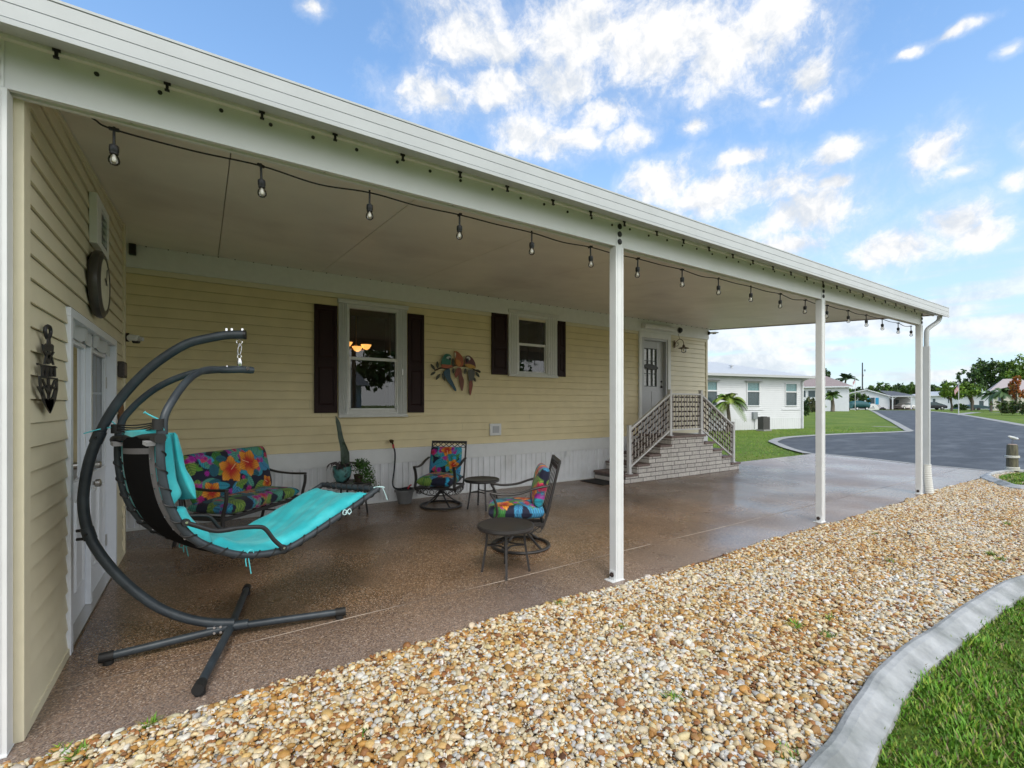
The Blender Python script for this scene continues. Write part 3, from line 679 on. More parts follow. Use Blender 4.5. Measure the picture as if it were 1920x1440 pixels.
# small hooks along the rail, screws across the head of the beam
hk = MB(); hk.box(-.014, .014, -.010, .0, -.006, .006); hk.box(-.006, .006, -.012, -.002, -.034, -.004); hk.box(-.010,.010,-.016,-.004,-.040,-.032)
hooks = []
xx = -.55; i = 0
h0 = None
while xx < 10.1:
    if h0 is None:
        h0 = hk.build('hook', BLACK, cp); o = h0
    else: o = h0.copy(); COL.objects.link(o); o.parent = cp
    o.location = Vector((xx, 2.844, 3.07))-cp.location; xx += .395+.02*math.sin(i*2.3); i += 1
sc = MB(); sc.lathe([(0,-.0),(.010,0),(.010,.006),(0,.010)], (0,0,0), 8, Matrix.Rotation(PI/2, 4, 'X')); s0 = None; xx = -.42; i = 0
while xx < 10.05:
    if s0 is None: s0 = sc.build('screw', BLACK, cp); o = s0
    else: o = s0.copy(); COL.objects.link(o); o.parent = cp
    o.location = Vector((xx, 2.872, 3.032+.006*math.sin(i*3.1)))-cp.location; xx += .235+.02*math.sin(i*1.7); i += 1
sc = MB(); sc.lathe([(0,-.0),(.008,0),(.008,-.006),(0,-.008)], (0,0,0), 8); s1 = None; xx = -.3; i = 0
while xx < 10.05:
    if s1 is None: s1 = sc.build('screw', BLACK, cp); o = s1
    else: o = s1.copy(); COL.objects.link(o); o.parent = cp
    o.location = Vector((xx, 2.911, 2.874))-cp.location; xx += .42+.05*math.sin(i*1.3); i += 1
# downspout with elbow and ribbed flexible foot
mb = MB(); dp = bez([(10.52,2.73,3.03),(10.52,2.732,2.985),(10.49,2.75,2.93),(10.34,2.80,2.84),(10.27,2.825,2.78),(10.255,2.83,2.70),(10.255,2.83,2.4)], 6)
mb.tube(dp, .036, 12, flat=.8); mb.box(10.222, 10.288, 2.787, 2.872, .45, 2.5)
ds = mb.build('downspout', WHITEG, smooth=True, **C_)
mb = MB(); P, Rr = [], []
for k in range(64):
    z = .50-k*.0078; P.append((10.258+.03*(k/64)**2, 2.825-.02*(k/64)**2, max(z, .003))); Rr.append(.052+(.006 if k % 4 < 2 else 0)+(.01*(k/64)))
mb.tube(P, Rr, 16); mb.build('flexible_foot', mat('pipe_white', (.66,.66,.62), .5), ds, smooth=True)
# ------------------------------------------------------------------ entry steps with railings
BRICKW = None
def brick_mat():
    m = bpy.data.materials.new('whitewashed_brick'); m.use_nodes = True; nt = m.node_tree; N, L = nt.nodes, nt.links; b = N['Principled BSDF']
    tc = N.new('ShaderNodeTexCoord'); mp = N.new('ShaderNodeMapping'); mp.inputs['Rotation'].default_value = (PI/2, 0, 0); L.new(tc.outputs['Object'], mp.inputs[0])
    br = N.new('ShaderNodeTexBrick'); L.new(mp.outputs[0], br.inputs['Vector']); br.inputs['Scale'].default_value = 1
    br.inputs['Brick Width'].default_value = .36; br.inputs['Row Height'].default_value = .0868; br.inputs['Mortar Size'].default_value = .008; br.inputs['Mortar Smooth'].default_value = .3
    br.offset = .37; br.squash = .7; br.squash_frequency = 3
    br.inputs['Color1'].default_value = (.66,.62,.57,1); br.inputs['Color2'].default_value = (.56,.52,.48,1); br.inputs['Mortar'].default_value = (.13,.11,.10,1)
    n = N.new('ShaderNodeTexNoise'); n.inputs['Scale'].default_value = 22; n.inputs['Detail'].default_value = 6; L.new(tc.outputs['Object'], n.inputs['Vector'])
    mr = N.new('ShaderNodeMapRange'); L.new(n.outputs['Fac'], mr.inputs[0]); mr.inputs[1].default_value = .3; mr.inputs[2].default_value = .7; mr.inputs[3].default_value = .8; mr.inputs[4].default_value = 1.12
    vm = N.new('ShaderNodeVectorMath'); vm.operation = 'SCALE'; L.new(br.outputs['Color'], vm.inputs[0]); L.new(mr.outputs[0], vm.inputs['Scale']); L.new(vm.outputs[0], b.inputs['Base Color'])
    bp = N.new('ShaderNodeBump'); bp.inputs['Strength'].default_value = .6; bp.inputs['Distance'].default_value = .008; bp.invert = True; L.new(br.outputs['Fac'], bp.inputs['Height']); L.new(bp.outputs[0], b.inputs['Normal'])
    b.inputs['Roughness'].default_value = .8; return m
BRK = brick_mat(); TREAD = mat('tread_brown', (.15,.10,.085), .6, noise=.2, nscale=14, color2=(.22,.16,.14))
PSTW = mat('railing_white', (.66,.65,.64), .5, noise=.06, nscale=10)
PICK = mat('picket_taupe', (.50,.45,.42), .6, noise=.12, nscale=12)
STRAND = mat('woven_brown', (.055,.038,.030), .85, noise=.3, nscale=40)
steps = thing('entry_steps', 'double sided white brick entry steps with brown treads below the front door', 'steps', (8.6, 6.75, 0))
K_ = dict(parent=steps, world=True)
FY, BY, LH = 6.31, 7.155, .868; r_ = LH/5
lx0, lx1, tw = 8.04, 9.14, .335
mb = MB(); mb.box(lx0, lx1, FY, BY, 0, LH-.045); mb.build('landing', BRK, **K_)
mb = MB(); mb.box(lx0-.03, lx1+.03, FY-.035, BY, LH-.045, LH); mb.build('tread', TREAD, bevel=.006, **K_)
for side in (-1, 1):
    for i in range(4):
        zt = LH-(i+1)*r_
        x0 = (lx0-(i+1)*tw) if side < 0 else lx1+i*tw; x1 = x0+tw
        m = MB(); m.box(x0+.001, x1-.001, FY+.006, BY, 0, zt-.042); s = m.build('step', BRK, **K_)
        m = MB(); e = .03; m.box(x0-(e if side < 0 else 0)+.001, x1+(e if side > 0 else 0)-.001, FY-.028, BY, zt-.042, zt); m.build('tread', TREAD, s, bevel=.006)
RY = FY+.055
posts = [(6.86, LH-4*r_, .93), (8.07, LH, .95), (9.10, LH, .95), (10.32, LH-4*r_, .93)]
for (x, z, hh) in posts:
    m = MB(); m.box(x-.033, x+.033, RY-.033, RY+.033, z, z+hh); m.box(x-.038, x+.038, RY-.038, RY+.038, z+hh, z+hh+.012); m.box(x-.055, x+.055, RY-.055, RY+.055, z, z+.012)
    m.build('post', PSTW, bevel=.003, **K_)
def rail_panel(a, b, n, rows):
    (xa, za, ha), (xb, zb, hb) = a, b
    m = MB(); top = lambda x: (za+ha-.08)+(zb+hb-.08-za-ha+.08)*(x-xa)/(xb-xa); bot = lambda x: (za+.12)+((zb+.12)-(za+.12))*(x-xa)/(xb-xa)
    m.bar((xa+.03,RY,top(xa+.03)), (xb-.03,RY,top(xb-.03)), .055, .035); m.bar((xa+.03,RY,bot(xa+.03)), (xb-.03,RY,bot(xb-.03)), .04, .03)
    rl = m.build('railing', PSTW, bevel=.003, **K_)
    for k in range(n):
        x = xa+.03+(xb-xa-.06)*(k+.7)/(n+.4); m = MB(); m.box(x-.009, x+.009, RY-.009, RY+.009, bot(x), top(x)); m.build('picket', PICK, rl)
    for j in range(rows):
        f = (j+.75)/(rows+.4); P = []; Rr = []
        for k in range(n*6+1):
            t = k/(n*6); x = xa+.04+(xb-xa-.08)*t; z = bot(x)+(top(x)-bot(x))*f+.006*math.sin(k*1.9+j)
            P.append((x, RY+.014*math.sin(PI*(t*(n+.4)-.2+j)), z)); Rr.append(.013+.004*math.sin(k*.9+j*2))
        m = MB(); m.tube(P, Rr, 6); m.build('woven_strand', STRAND, rl)
rail_panel(posts[0], posts[1], 13, 6); rail_panel(posts[1], posts[2], 10, 7); rail_panel(posts[2], posts[3], 12, 6)
# door mat beside the lowest step
mb = MB(); mb.box(6.22, 6.66, 6.42, 7.05, .001, .014); mb.box(6.25, 6.63, 6.45, 7.02, .014, .017)
tag(mb.build('door_mat', mat('mat_black', (.018,.015,.013), .9, noise=.3, nscale=30), bevel=.004), 'flat black door mat on the patio at the foot of the left steps', 'mat')

# ------------------------------------------------------------------ things on the walls
def on_back(name, label, cat, x, z): return thing(name, label, cat, (x, WY-.02, z))
# tin parrots on a branch: outlines at their true size on the wall
pw = thing('parrot_wall_art', 'painted metal wall art of three parrots on a branch between the two windows', 'wall art', PY(858, 700, WY-.05))
def artp(pts, Y=WY-.05, sc=12., u0=800, v0=640): return [PY(u0+a/sc, v0+b/sc, Y) for a, b in pts]
def art(name, pts, col, dy=0., th=.008, rough=.45, smoothn=4, Y=WY-.055):
    P = bez(artp(pts, Y-dy), smoothn, closed=True); m = MB(); m.extrude_poly([tuple(p) for p in P], (0, th, 0))
    return m.build(name, mat('paint_'+name+'_'+'_'.join('%02d' % int(c*99) for c in col), tuple(min(c**1.25*.95, 1) for c in col), rough, noise=.35, nscale=30), pw, world=True)
br_ = [(180,655),(330,600),(480,610),(640,545),(760,560),(870,560),(980,580),(1080,640),(1200,700)]
m = MB(); m.tube(bez(artp(br_, WY-.045), 4), .011, 8); m.build('branch', mat('bark_brown', (.05,.02,.012), .7), pw, smooth=True, world=True)
for (a, b, c, d) in ((190,640,95,510),(250,605,240,450),(200,680,90,760),(300,730,215,865),(350,720,415,885),(600,560,590,380),(610,600,600,720),(880,610,855,735),(1100,640,1215,690),(1110,690,1185,805),(1050,800,1100,905)):
    dx, dy = c-a, d-b; l = math.hypot(dx, dy); nx, ny = -dy/l*28, dx/l*28
    art('leaf', [(a,b),(a+dx*.4+nx,b+dy*.4+ny),(a+dx*.85+nx*.6,b+dy*.85+ny*.6),(c,d),(a+dx*.85-nx*.6,b+dy*.85-ny*.6),(a+dx*.4-nx,b+dy*.4-ny)], (.055,.06,.022), -.005)
def bird(parts, label):
    first = None
    for nm, pts, col, dy in parts: art(nm, pts, col, dy)
bird([('tail', [(380,700),(470,620),(525,640),(540,800),(600,930),(670,1090),(640,1115),(560,1010),(450,860)], (.02,.10,.15), .0),
      ('body', [(335,440),(375,340),(430,285),(510,290),(558,340),(545,440),(530,520),(440,560),(340,560),(330,500)], (.02,.20,.14), .012),
      ('belly', [(340,520),(440,525),(540,535),(590,560),(500,600),(350,585)], (.45,.13,.04), .016),
      ('face', [(450,360),(500,330),(545,350),(535,400),(500,400),(455,385)], (.55,.60,.55), .018),
      ('beak', [(500,385),(530,365),(548,392),(532,425),(515,410)], (.03,.03,.03), .021)], 'green')
bird([('tail', [(700,600),(780,620),(800,760),(835,860),(830,1000),(800,1120),(765,1040),(735,880),(715,760)], (.22,.07,.035), .0),
      ('wing', [(690,600),(760,600),(740,700),(690,790),(655,820),(635,760),(650,690)], (.30,.08,.035), .006),
      ('body', [(620,235),(680,225),(760,290),(820,390),(830,500),(790,570),(700,560),(650,500),(645,400),(665,310)], (.42,.13,.03), .012),
      ('breast', [(655,430),(720,420),(770,480),(740,550),(680,540)], (.55,.25,.04), .018),
      ('face', [(625,260),(655,250),(660,300),(650,360),(630,320)], (.6,.52,.4), .02)], 'orange')
bird([('tail', [(940,640),(1080,660),(1070,800),(1030,900),(1040,980),(1000,1170),(975,1215),(950,1130),(955,960),(940,780)], (.13,.13,.11), .0),
      ('tail_tip', [(965,900),(1025,900),(1035,1000),(1000,1180),(978,1210),(955,1120)], (.32,.09,.05), .004),
      ('body', [(870,380),(900,330),(960,325),(1030,380),(1085,470),(1105,570),(1080,610),(1000,590),(900,560),(862,490)], (.16,.03,.03), .012),
      ('belly', [(870,520),(960,510),(1050,540),(1100,580),(1080,615),(980,600),(890,560)], (.55,.33,.05), .016),
      ('face', [(900,350),(950,345),(985,390),(970,425),(930,400),(905,400)], (.62,.6,.55), .018),
      ('beak', [(900,390),(940,385),(945,430),(915,480),(895,430)], (.02,.02,.02), .021)], 'dark')

# anchor sign on the shed (a flat cut-out standing off the boards)
XA = SX+.035
an = thing('anchor_wall_sign', 'black cut metal anchor sign hanging on the cream shed siding', 'wall art', PX(88, 695, XA))
def axp(pts): return [PX(40+a/6, 560+b/6, XA) for a, b in pts]
ANB = mat('wrought_black', (.022,.022,.024), .5, noise=.2, nscale=30)
m = MB(); m.tube([tuple(p) for p in bez(axp([(298,305),(325,335),(328,390),(300,450),(272,390),(270,335)]), 6, closed=True)], .0085, 6, closed=True)
def apoly(pts, sm=0): P = [tuple(p) for p in bez(axp(pts), 4, closed=True)] if sm else axp(pts); m.extrude_poly(P, (.006, 0, 0))
apoly([(285,430),(312,430),(318,520),(280,520)])
apoly([(225,510),(250,525),(270,505),(300,525),(330,508),(350,530),(345,600),(300,590),(232,585)])
for a in (((232,585),(262,640),(245,735),(262,735),(280,640),(252,585)), ((345,595),(318,640),(345,745),(358,745),(335,645),(362,600)), ((262,600),(318,720),(335,730),(275,600)), ((325,600),(262,725),(248,730),(310,600)), ((283,590),(305,590),(305,740),(283,735))): apoly(a)
apoly([(162,722),(200,735),(385,765),(390,782),(300,775),(200,752),(170,745)])
for x in (215,238,262,288,312,338,362): apoly([(x,755),(x+12,757),(x+14,880),(x+3,876)])
for x, dxx in ((226,18),(250,-14),(276,16),(300,-12),(326,16),(350,-14)): apoly([(x,770),(x+8,770),(x+8+dxx,868),(x+dxx,868)])
apoly([(188,868),(395,892),(397,912),(186,888)])
m2 = m; 
for a in ([(188,885),(208,890),(215,980),(262,1120),(300,1160),(315,1290),(240,1170),(195,1020)], [(397,905),(378,905),(372,985),(340,1100),(300,1160),(315,1290),(372,1150),(398,1020)], [(283,890),(305,893),(308,1160),(290,1160)],
          [(215,900),(232,902),(300,1060),(292,1090)], [(375,915),(360,912),(298,1060),(304,1090)], [(205,1000),(290,960),(292,985),(212,1025)], [(385,1010),(300,960),(300,985),(378,1035)], [(165,990),(180,985),(230,1080),(220,1090)], [(240,1130),(300,1120),(350,1130),(345,1190),(313,1290),(270,1220)]):
    apoly(a)
m.build('anchor', ANB, an, world=True)

# big round clock on the shed
ck = thing('wall_clock', 'large round pewter clock mounted high on the shed wall', 'clock', (SX+.02, 4.54, 2.385))
MY = Matrix.Rotation(PI/2, 4, 'Y')
m = MB(); m.lathe([(.0,0),(.225,.0),(.240,.015),(.245,.035),(.238,.052),(.222,.058),(.212,.066),(.200,.068),(.190,.066),(.186,.062)], (0,0,0), 48, MY); m.build('rim', mat('pewter', (.075,.070,.062), .4, metal=.5, noise=.1, nscale=14), ck, smooth=True)
m = MB(); m.lathe([(0,.066),(.10,.066),(.187,.062)], (0,0,0), 40, MY); f = m.build('dial', mat('dial_sage', (.62,.60,.46), .5, noise=.1), ck)
m = MB(); m.bar((.071,0,0),(.071,.03,.12),.010,.003,up=(1,0,0)); m.bar((.074,0,0),(.074,-.08,.03),.014,.003,up=(1,0,0)); m.build('hands', BLACK, f)

# security cameras
def seccam(label, base, tip, arm, body=.035):
    t = thing('security_camera', label, 'camera', base, 0, 'security cameras'); b = Vector(base)
    m = MB(); m.lathe([(0,0),(.045,0),(.045,.025),(.02,.03),(0,.03)], (0,0,0), 16, Matrix.Rotation(arm, 4, 'Y')); m.build('mount', BLACK, t, smooth=True)
    d = (Vector(tip)-b); m = MB(); st = d.normalized()*.03; m.tube([st, st+d*.5, d*.92, d], [body, body, body, body*.8], 14); m.build('housing', WHITE, t, smooth=True)
    m = MB(); m.tube([d*.55+Vector((0,0,-body*.9)), d*.98+Vector((0,0,-body*.75))], body*.62, 10); m.build('sensor', BLACK, t, smooth=True)
    m = MB(); m.tube([d*1.0, d*1.28], [body*.75, body*.55], 12); m.build('lens_hood', mat('clear_grey', (.5,.5,.5), .2), t, smooth=True); return t
seccam('white bullet camera with black mount on the back corner of the shed', (SX+.03, 6.12, 2.19), (SX+.14, 6.06, 2.175), PI/2)
seccam('small white camera at the far right end of the house wall under the roof edge', (10.50, 7.13, 3.30), (10.66, 7.02, 3.31), PI/2, .024)
t = thing('dome_camera', 'small black dome camera on the white board above the wall lantern', 'camera', (9.40, WY-.055, 3.275))
m = MB(); m.lathe([(0,0),(.062,0),(.062,.03),(.045,.06),(.0,.075)], (0,0,0), 18, Matrix.Rotation(PI/2, 4, 'X')); m.build('dome', BLACK, t, smooth=True)
m = MB(); m.lathe([(.063,0),(.075,.0),(.075,.012),(.063,.016)], (0,0,0), 18, Matrix.Rotation(PI/2, 4, 'X')); m.build('ring', mat('grey_plastic', (.2,.2,.2), .5), t, smooth=True)
t = thing('corner_speaker', 'small black box fixed at the top of the house wall in the left corner', 'speaker', (-.72, 7.10, 3.36))
m = MB(); m.box(-.035,.035,-.02,.04,-.08,.08); m.build('case', BLACK, t, bevel=.01); m = MB(); m.box(-.026,.026,-.026,-.02,-.066,.066); m.build('grille', BLACKR, t)
# barn style wall lantern
wl = thing('wall_lantern', 'bronze gooseneck wall lantern with clear glass globe right of the entry door', 'lamp', (9.28, WY-.02, 2.94)); wl.scale = (.88, .88, .88)
BRZ = mat('lantern_bronze', (.16,.12,.075), .38, metal=.7, noise=.2, nscale=20)
m = MB(); m.box(-.055,.0,-.02,0,-.10,.10); m.box(-.045,-.01,-.035,-.02,-.06,.06); m.build('backplate', BRZ, wl, bevel=.004)
m = MB(); m.tube(bez([(-.03,-.03,-.02),(-.05,-.09,.06),(.0,-.16,.12),(.07,-.20,.07),(.09,-.21,-.03)], 8), .009, 8); m.tube(bez([(-.03,-.03,-.05),(.0,-.08,-.05),(.02,-.11,.0),(-.01,-.10,.03),(-.02,-.08,.0)], 6), .005, 6); m.tube(bez([(.02,-.14,.12),(.01,-.12,.20),(.015,-.10,.27)], 6), .005, 6); m.build('arm', BRZ, wl, smooth=True)
m = MB(); m.lathe([(.018,.0),(.022,-.02),(.035,-.03),(.035,-.055),(.045,-.065),(.10,-.085),(.135,-.10),(.14,-.108),(.10,-.10),(.04,-.085),(0,-.08)], (.09,-.21,-.02), 20); m.build('shade', BRZ, wl, smooth=True)
m = MB(); m.lathe([(.055,-.10),(.068,-.14),(.066,-.18),(.045,-.215),(.0,-.232)], (.09,-.21,-.02), 18); m.build('globe', CLEARG, wl, smooth=True)
m = MB(); m.lathe([(.0,-.09),(.016,-.10),(.026,-.15),(.018,-.18),(0,-.188)], (.09,-.21,-.02), 12); m.build('bulb', mat('bulb_white', (.75,.72,.66), .3), wl, smooth=True)
# oval sign hanging on the entry door
m = MB(); pts = [(8.50+.235*math.cos(a)+.0, 7.215, 2.375+.062*math.sin(a)-.02*math.cos(a)) for a in np.linspace(0, 2*PI, 28)[:-1]]
m.extrude_poly(pts, (0, .012, 0)); tag(m.build('door_sign', mat('sign_dark', (.035,.035,.033), .6, noise=.3, nscale=30), bevel=.004), 'dark oval plaque hanging across the glass of the entry door', 'sign')
# little dark box and wooden pineapple plaque at the back end of the shed wall
t = thing('shed_plaque', 'small dark square plaque on the shed wall beside the white double doors', 'plaque', (SX+.012, 5.80, 1.84))
m = MB(); m.box(.0,.05,-.10,.10,-.075,.075); m.build('plaque', mat('box_dark', (.045,.038,.035), .6, noise=.4, nscale=20), t, bevel=.008)
m = MB(); m.box(.05,.053,-.08,.08,-.055,.055); m.build('inset', mat('box_brown', (.14,.11,.10), .5, noise=.3, nscale=20), t)
t = thing('pineapple_plaque', 'carved brown pineapple plaque low on the shed wall by the back corner', 'wall art', (SX+.012, 5.80, 1.46))
m = MB(); m.lathe([(0,-.14),(.05,-.125),(.072,-.06),(.070,.02),(.05,.07),(.0,.08)], (.012,0,0), 14, Matrix.Scale(.35, 4, (1,0,0))); m.build('fruit', mat('carved_wood', (.16,.075,.03), .6, noise=.4, nscale=35), t, smooth=True)
m = MB()
for k in range(-2, 3): m.extrude_poly([(.012,k*.012-.01,.07),(.012,k*.012+.01,.07),(.012,k*.032,.155-abs(k)*.012)], (.008,0,0))
m.build('crown', mat('carved_leaf', (.05,.055,.03), .6), t)

# ------------------------------------------------------------------ string lights
sl_ = thing('string_light', 'black string light cord with clear hanging bulbs strung along the carport beam', 'string lights', (4.9, 2.975, 2.86))
bxs = [-.372,.262,.871,1.505,2.13,2.742,3.326,3.962,4.565,5.183,5.816,6.427,7.021,7.65,8.256,8.843,9.486,10.047]
P = [(-.47,2.965,2.885),(-.44,2.975,2.866)]
for i, x in enumerate(bxs):
    P.append((x, 2.98, 2.845))
    if i < len(bxs)-1:
        nx = bxs[i+1]; sag = .010+.012*(i % 3 == 1)+.01*random.random(); P.append(((x+nx)/2, 2.982, 2.848-sag+.01*random.random()))
mb = MB(); mb.tube(bez(P, 6), .0048, 6); mb.build('cord', BLACKR, sl_, smooth=True, world=True)
s0 = None; FIL = mat('filament', (.9,.75,.5), .3, metal=.5); 
for x in bxs:
    L0 = Vector((x, 2.98, 2.845))-Vector(sl_.location)
    if s0 is None:
        m = MB(); m.lathe([(.0,.012),(.006,.012),(.006,-.072),(.012,-.075),(.019,-.080),(.020,-.087),(.020,-.107),(.018,-.110),(.018,-.120),(.0,-.120)], (0,0,0), 12); m.box(-.02,.02,-.006,.006,-.006,.008); s0 = m.build('socket', BLACK, sl_, smooth=True)
        m = MB(); m.lathe([(.012,-.119),(.014,-.125),(.021,-.137),(.024,-.150),(.022,-.163),(.013,-.172),(0,-.175)], (0,0,0), 16); b0 = m.build('bulb', CLEARG, s0, smooth=True)
        m = MB(); m.lathe([(0,-.118),(.005,-.122),(.008,-.138),(.009,-.148),(.007,-.157),(.0,-.159)], (0,0,0), 8); f0 = m.build('filament', mat('led_white', (.85,.80,.70), .3), s0, smooth=True)
        s0.location = L0
    else:
        s = s0.copy(); COL.objects.link(s); s.parent = sl_; s.location = L0; s.rotation_euler = (0, random.uniform(-.06,.06), random.uniform(0, 3))
        for q in (b0, f0): c = q.copy(); COL.objects.link(c); c.parent = s

# ------------------------------------------------------------------ printed tropical fabric: painted on the mesh, motif by motif
def sstep(x, a, b): t = np.clip((x-a)/(b-a), 0, 1); return t*t*(3-2*t)
def floral(U, V, seed, flowers=None, n=60, box=(0,1.3,0,.6)):
    r = np.random.default_rng(seed); C = np.zeros(U.shape+(3,)); C[...] = (.006,.008,.030)
    def put(mask, col): 
        nonlocal C
        C = C*(1-mask[..., None])+np.array(col)*mask[..., None] if np.ndim(col) == 1 else C*(1-mask[..., None])+col*mask[..., None]
    leafc = [((.005,.10,.16),(.015,.33,.42)), ((.0,.05,.14),(.04,.42,.55)), ((.005,.06,.025),(.06,.26,.04)), ((.0,.10,.13),(.12,.42,.28)), ((.01,.02,.12),(.06,.36,.60)), ((.0,.02,.06),(.02,.16,.22)), ((.01,.10,.03),(.25,.38,.06))]
    for k in range(n):                                         # ribbed leaves
        cx, cy = r.uniform(box[0]-.05, box[1]+.05), r.uniform(box[2]-.05, box[3]+.05); a = r.uniform(0, 2*PI); L, W = r.uniform(.13,.26), r.uniform(.04,.085)
        x = (U-cx)*math.cos(a)+(V-cy)*math.sin(a); y = -(U-cx)*math.sin(a)+(V-cy)*math.cos(a); y = y-x*x*r.uniform(-2, 2)
        t = x/L+.5; w = W*np.sqrt(np.clip(np.sin(PI*np.clip(t, 0, 1)), 0, 1))
        mask = sstep(w-np.abs(y), 0, .006)*((t > 0) & (t < 1)); d, l = leafc[r.integers(len(leafc))]
        vein = .5+.5*np.sin((x*1.0-np.abs(y)*.9)*r.uniform(170, 300)); shade = np.clip(.25+.75*vein*sstep(np.abs(y), .0, .008), 0, 1)
        put(mask, np.array(d)+(np.array(l)-np.array(d))*shade[..., None])
    for k in range(n//3):                                      # narrow striped fern blades
        cx, cy = r.uniform(box[0], box[1]), r.uniform(box[2], box[3]); a = r.uniform(0, 2*PI); col = [(.35,.03,.30),(.02,.35,.6),(.10,.30,.03),(.6,.05,.12)][r.integers(4)]
        for j in range(7):
            b = a+(j-3)*.22; x = (U-cx)*math.cos(b)+(V-cy)*math.sin(b); y = -(U-cx)*math.sin(b)+(V-cy)*math.cos(b); L = r.uniform(.06,.10)
            t = np.clip(x/L, 0, 1); put(sstep(.0055*np.sin(PI*t)-np.abs(y), -.0008, .0012)*((x > 0) & (x < L)), col)
    for k in range(n//4):                                      # magenta star blossoms
        cx, cy = r.uniform(box[0], box[1]), r.uniform(box[2], box[3]); rr = np.hypot(U-cx, V-cy); th = np.arctan2(V-cy, U-cx)+r.uniform(0, 6); R_ = r.uniform(.03,.055)
        edge = R_*(.55+.45*np.cos(th*r.integers(5, 8))**2); col = [(.50,.01,.22),(.42,.01,.36),(.62,.02,.10)][r.integers(3)]
        put(sstep(edge-rr, 0, .005), np.array(col)*(.55+.75*np.clip(rr/R_, 0, 1))[..., None])
    if flowers is None: flowers = [(r.uniform(box[0], box[1]), r.uniform(box[2], box[3]), r.uniform(.07,.10)) for _ in range(max(2, n//14))]
    for (cx, cy, R_) in flowers:                               # hibiscus: five ruffled petals, red throat, pale stamen
        a0 = r.uniform(0, 6)
        for j in range(5):
            a = a0+j*2*PI/5+r.uniform(-.12,.12); x = (U-cx)*math.cos(a)+(V-cy)*math.sin(a); y = -(U-cx)*math.sin(a)+(V-cy)*math.cos(a); t = np.clip(x/(R_*1.05), 0, 1)
            w = R_*.42*np.sin(PI*t**.8)**.7*(1+.10*np.sin(t*24+j)); mask = sstep(w-np.abs(y), 0, .004)*((x > 0) & (x < R_*1.05))
            g = sstep(t+.10*np.sin(y*400), .15, .75)[..., None]; col = np.array((.55,.015,.012))*(1-g)+np.array((.86,.33,.02))*g; g2 = sstep(t, .75, 1.05)[..., None]; col = col*(1-g2*.7)+np.array((.92,.55,.18))*g2*.7
            put(sstep(w+.004-np.abs(y), 0, .003)*((x > 0) & (x < R_*1.08)), (.30,.03,.01)); put(mask, col*(.82+.18*np.cos(y*260))[..., None])
        a = a0+.5; x = (U-cx)*math.cos(a)+(V-cy)*math.sin(a); y = -(U-cx)*math.sin(a)+(V-cy)*math.cos(a)
        put(sstep(.004-np.abs(y), 0, .002)*((x > 0) & (x < R_*.65)), (.85,.62,.35))
    return C
FLOR = mat('floral_fabric', (.5,.5,.5), .78, attr='Col', bump=.15, bscale=300, sheen=.1)
def cushion(name, w, d, h, parent, M, seed, flowers=None, crown=.35, nx=None, ny=None, n=60, segs=()):
    """stuffed cushion: w (x) by d (y), thickness h (z), both faces and rounded edge from one closed grid"""
    nx = nx or int(w/.0055); ny = ny or int(d/.0055)
    u = np.linspace(-1, 1, nx+1); v = np.linspace(-1, 1, ny+1); Uu, Vv = np.meshgrid(u, v, indexing='ij')
    e = np.clip((1-np.abs(Uu)**8)*(1-np.abs(Vv)**8), 0, 1)**.45; puff = 1+crown*(1-Uu**2)*(1-Vv**2)
    rd = lambda a, b, w_, d_: a*w_/2*(1-.035*np.abs(b)**6)
    X = rd(Uu, Vv, w, d); Y = Vv*d/2*(1-.035*np.abs(Uu)**6); Z = h/2*e*puff
    for s_ in segs: Z = Z*(1-.45*np.exp(-((Vv-s_)/.05)**2))
    Z = Z*(1+.05*np.sin(Uu*5+seed)*np.cos(Vv*4+seed))
    P = []
    for sg in (1, -1): P.append(np.stack([X, Y, Z*sg], -1).reshape(-1, 3))
    A = np.concatenate(P); Mn = np.array(M)
    A = A @ Mn[:3, :3].T + Mn[:3, 3]
    idx = np.arange((nx+1)*(ny+1)).reshape(nx+1, ny+1); q = np.stack([idx[:-1,:-1], idx[1:,:-1], idx[1:,1:], idx[:-1,1:]], -1).reshape(-1, 4)
    Fq = np.concatenate([q, q[:, ::-1]+(nx+1)*(ny+1)])
    cu = (X+w/2)+.0*Z; cv = Y+d/2
    lip = np.maximum(np.abs(Uu)**20, np.abs(Vv)**20)
    C = floral(cu, cv, seed, flowers, n, (0, w, 0, d)); C2 = floral(cu+.013, cv, seed, flowers, n, (0, w, 0, d))
    o = fast_mesh(name, A, Fq, FLOR, np.concatenate([C.reshape(-1, 3), C2.reshape(-1, 3)]), smooth=True)
    o.parent = parent; return o
Tm = lambda x, y, z: Matrix.Translation((x, y, z)); Rx = lambda a: Matrix.Rotation(a, 4, 'X'); Rz = lambda a: Matrix.Rotation(a, 4, 'Z')

# loveseat in the corner; its front looks along local -y
lv = thing('patio_loveseat', 'two seat metal patio loveseat with bright tropical flower cushions in the left corner', 'loveseat', (.415, 6.36, 0), math.radians(45))
W = .64
for sx_ in (-1, 1):
    m = MB(); m.tube(bez([(sx_*W,-.30,.0),(sx_*W,-.27,.20),(sx_*W,-.275,.36),(sx_*W,-.31,.50),(sx_*W,-.315,.60)], 5), .016, 8, flat=1.4); m.build('leg', DARKM, lv, smooth=True)
    m = MB(); m.tube(bez([(sx_*W,.34,.0),(sx_*W,.28,.22),(sx_*W,.25,.45),(sx_*W,.30,.70),(sx_*W,.37,.93)], 5), .016, 8, flat=1.4); m.build('leg', DARKM, lv, smooth=True)
    m = MB(); m.tube(bez([(sx_*W,-.32,.615),(sx_*W,-.10,.612),(sx_*W,.12,.63),(sx_*W,.28,.67)], 6), .014, 8, flat=2.0); m.build('armrest', DARKM, lv, smooth=True)
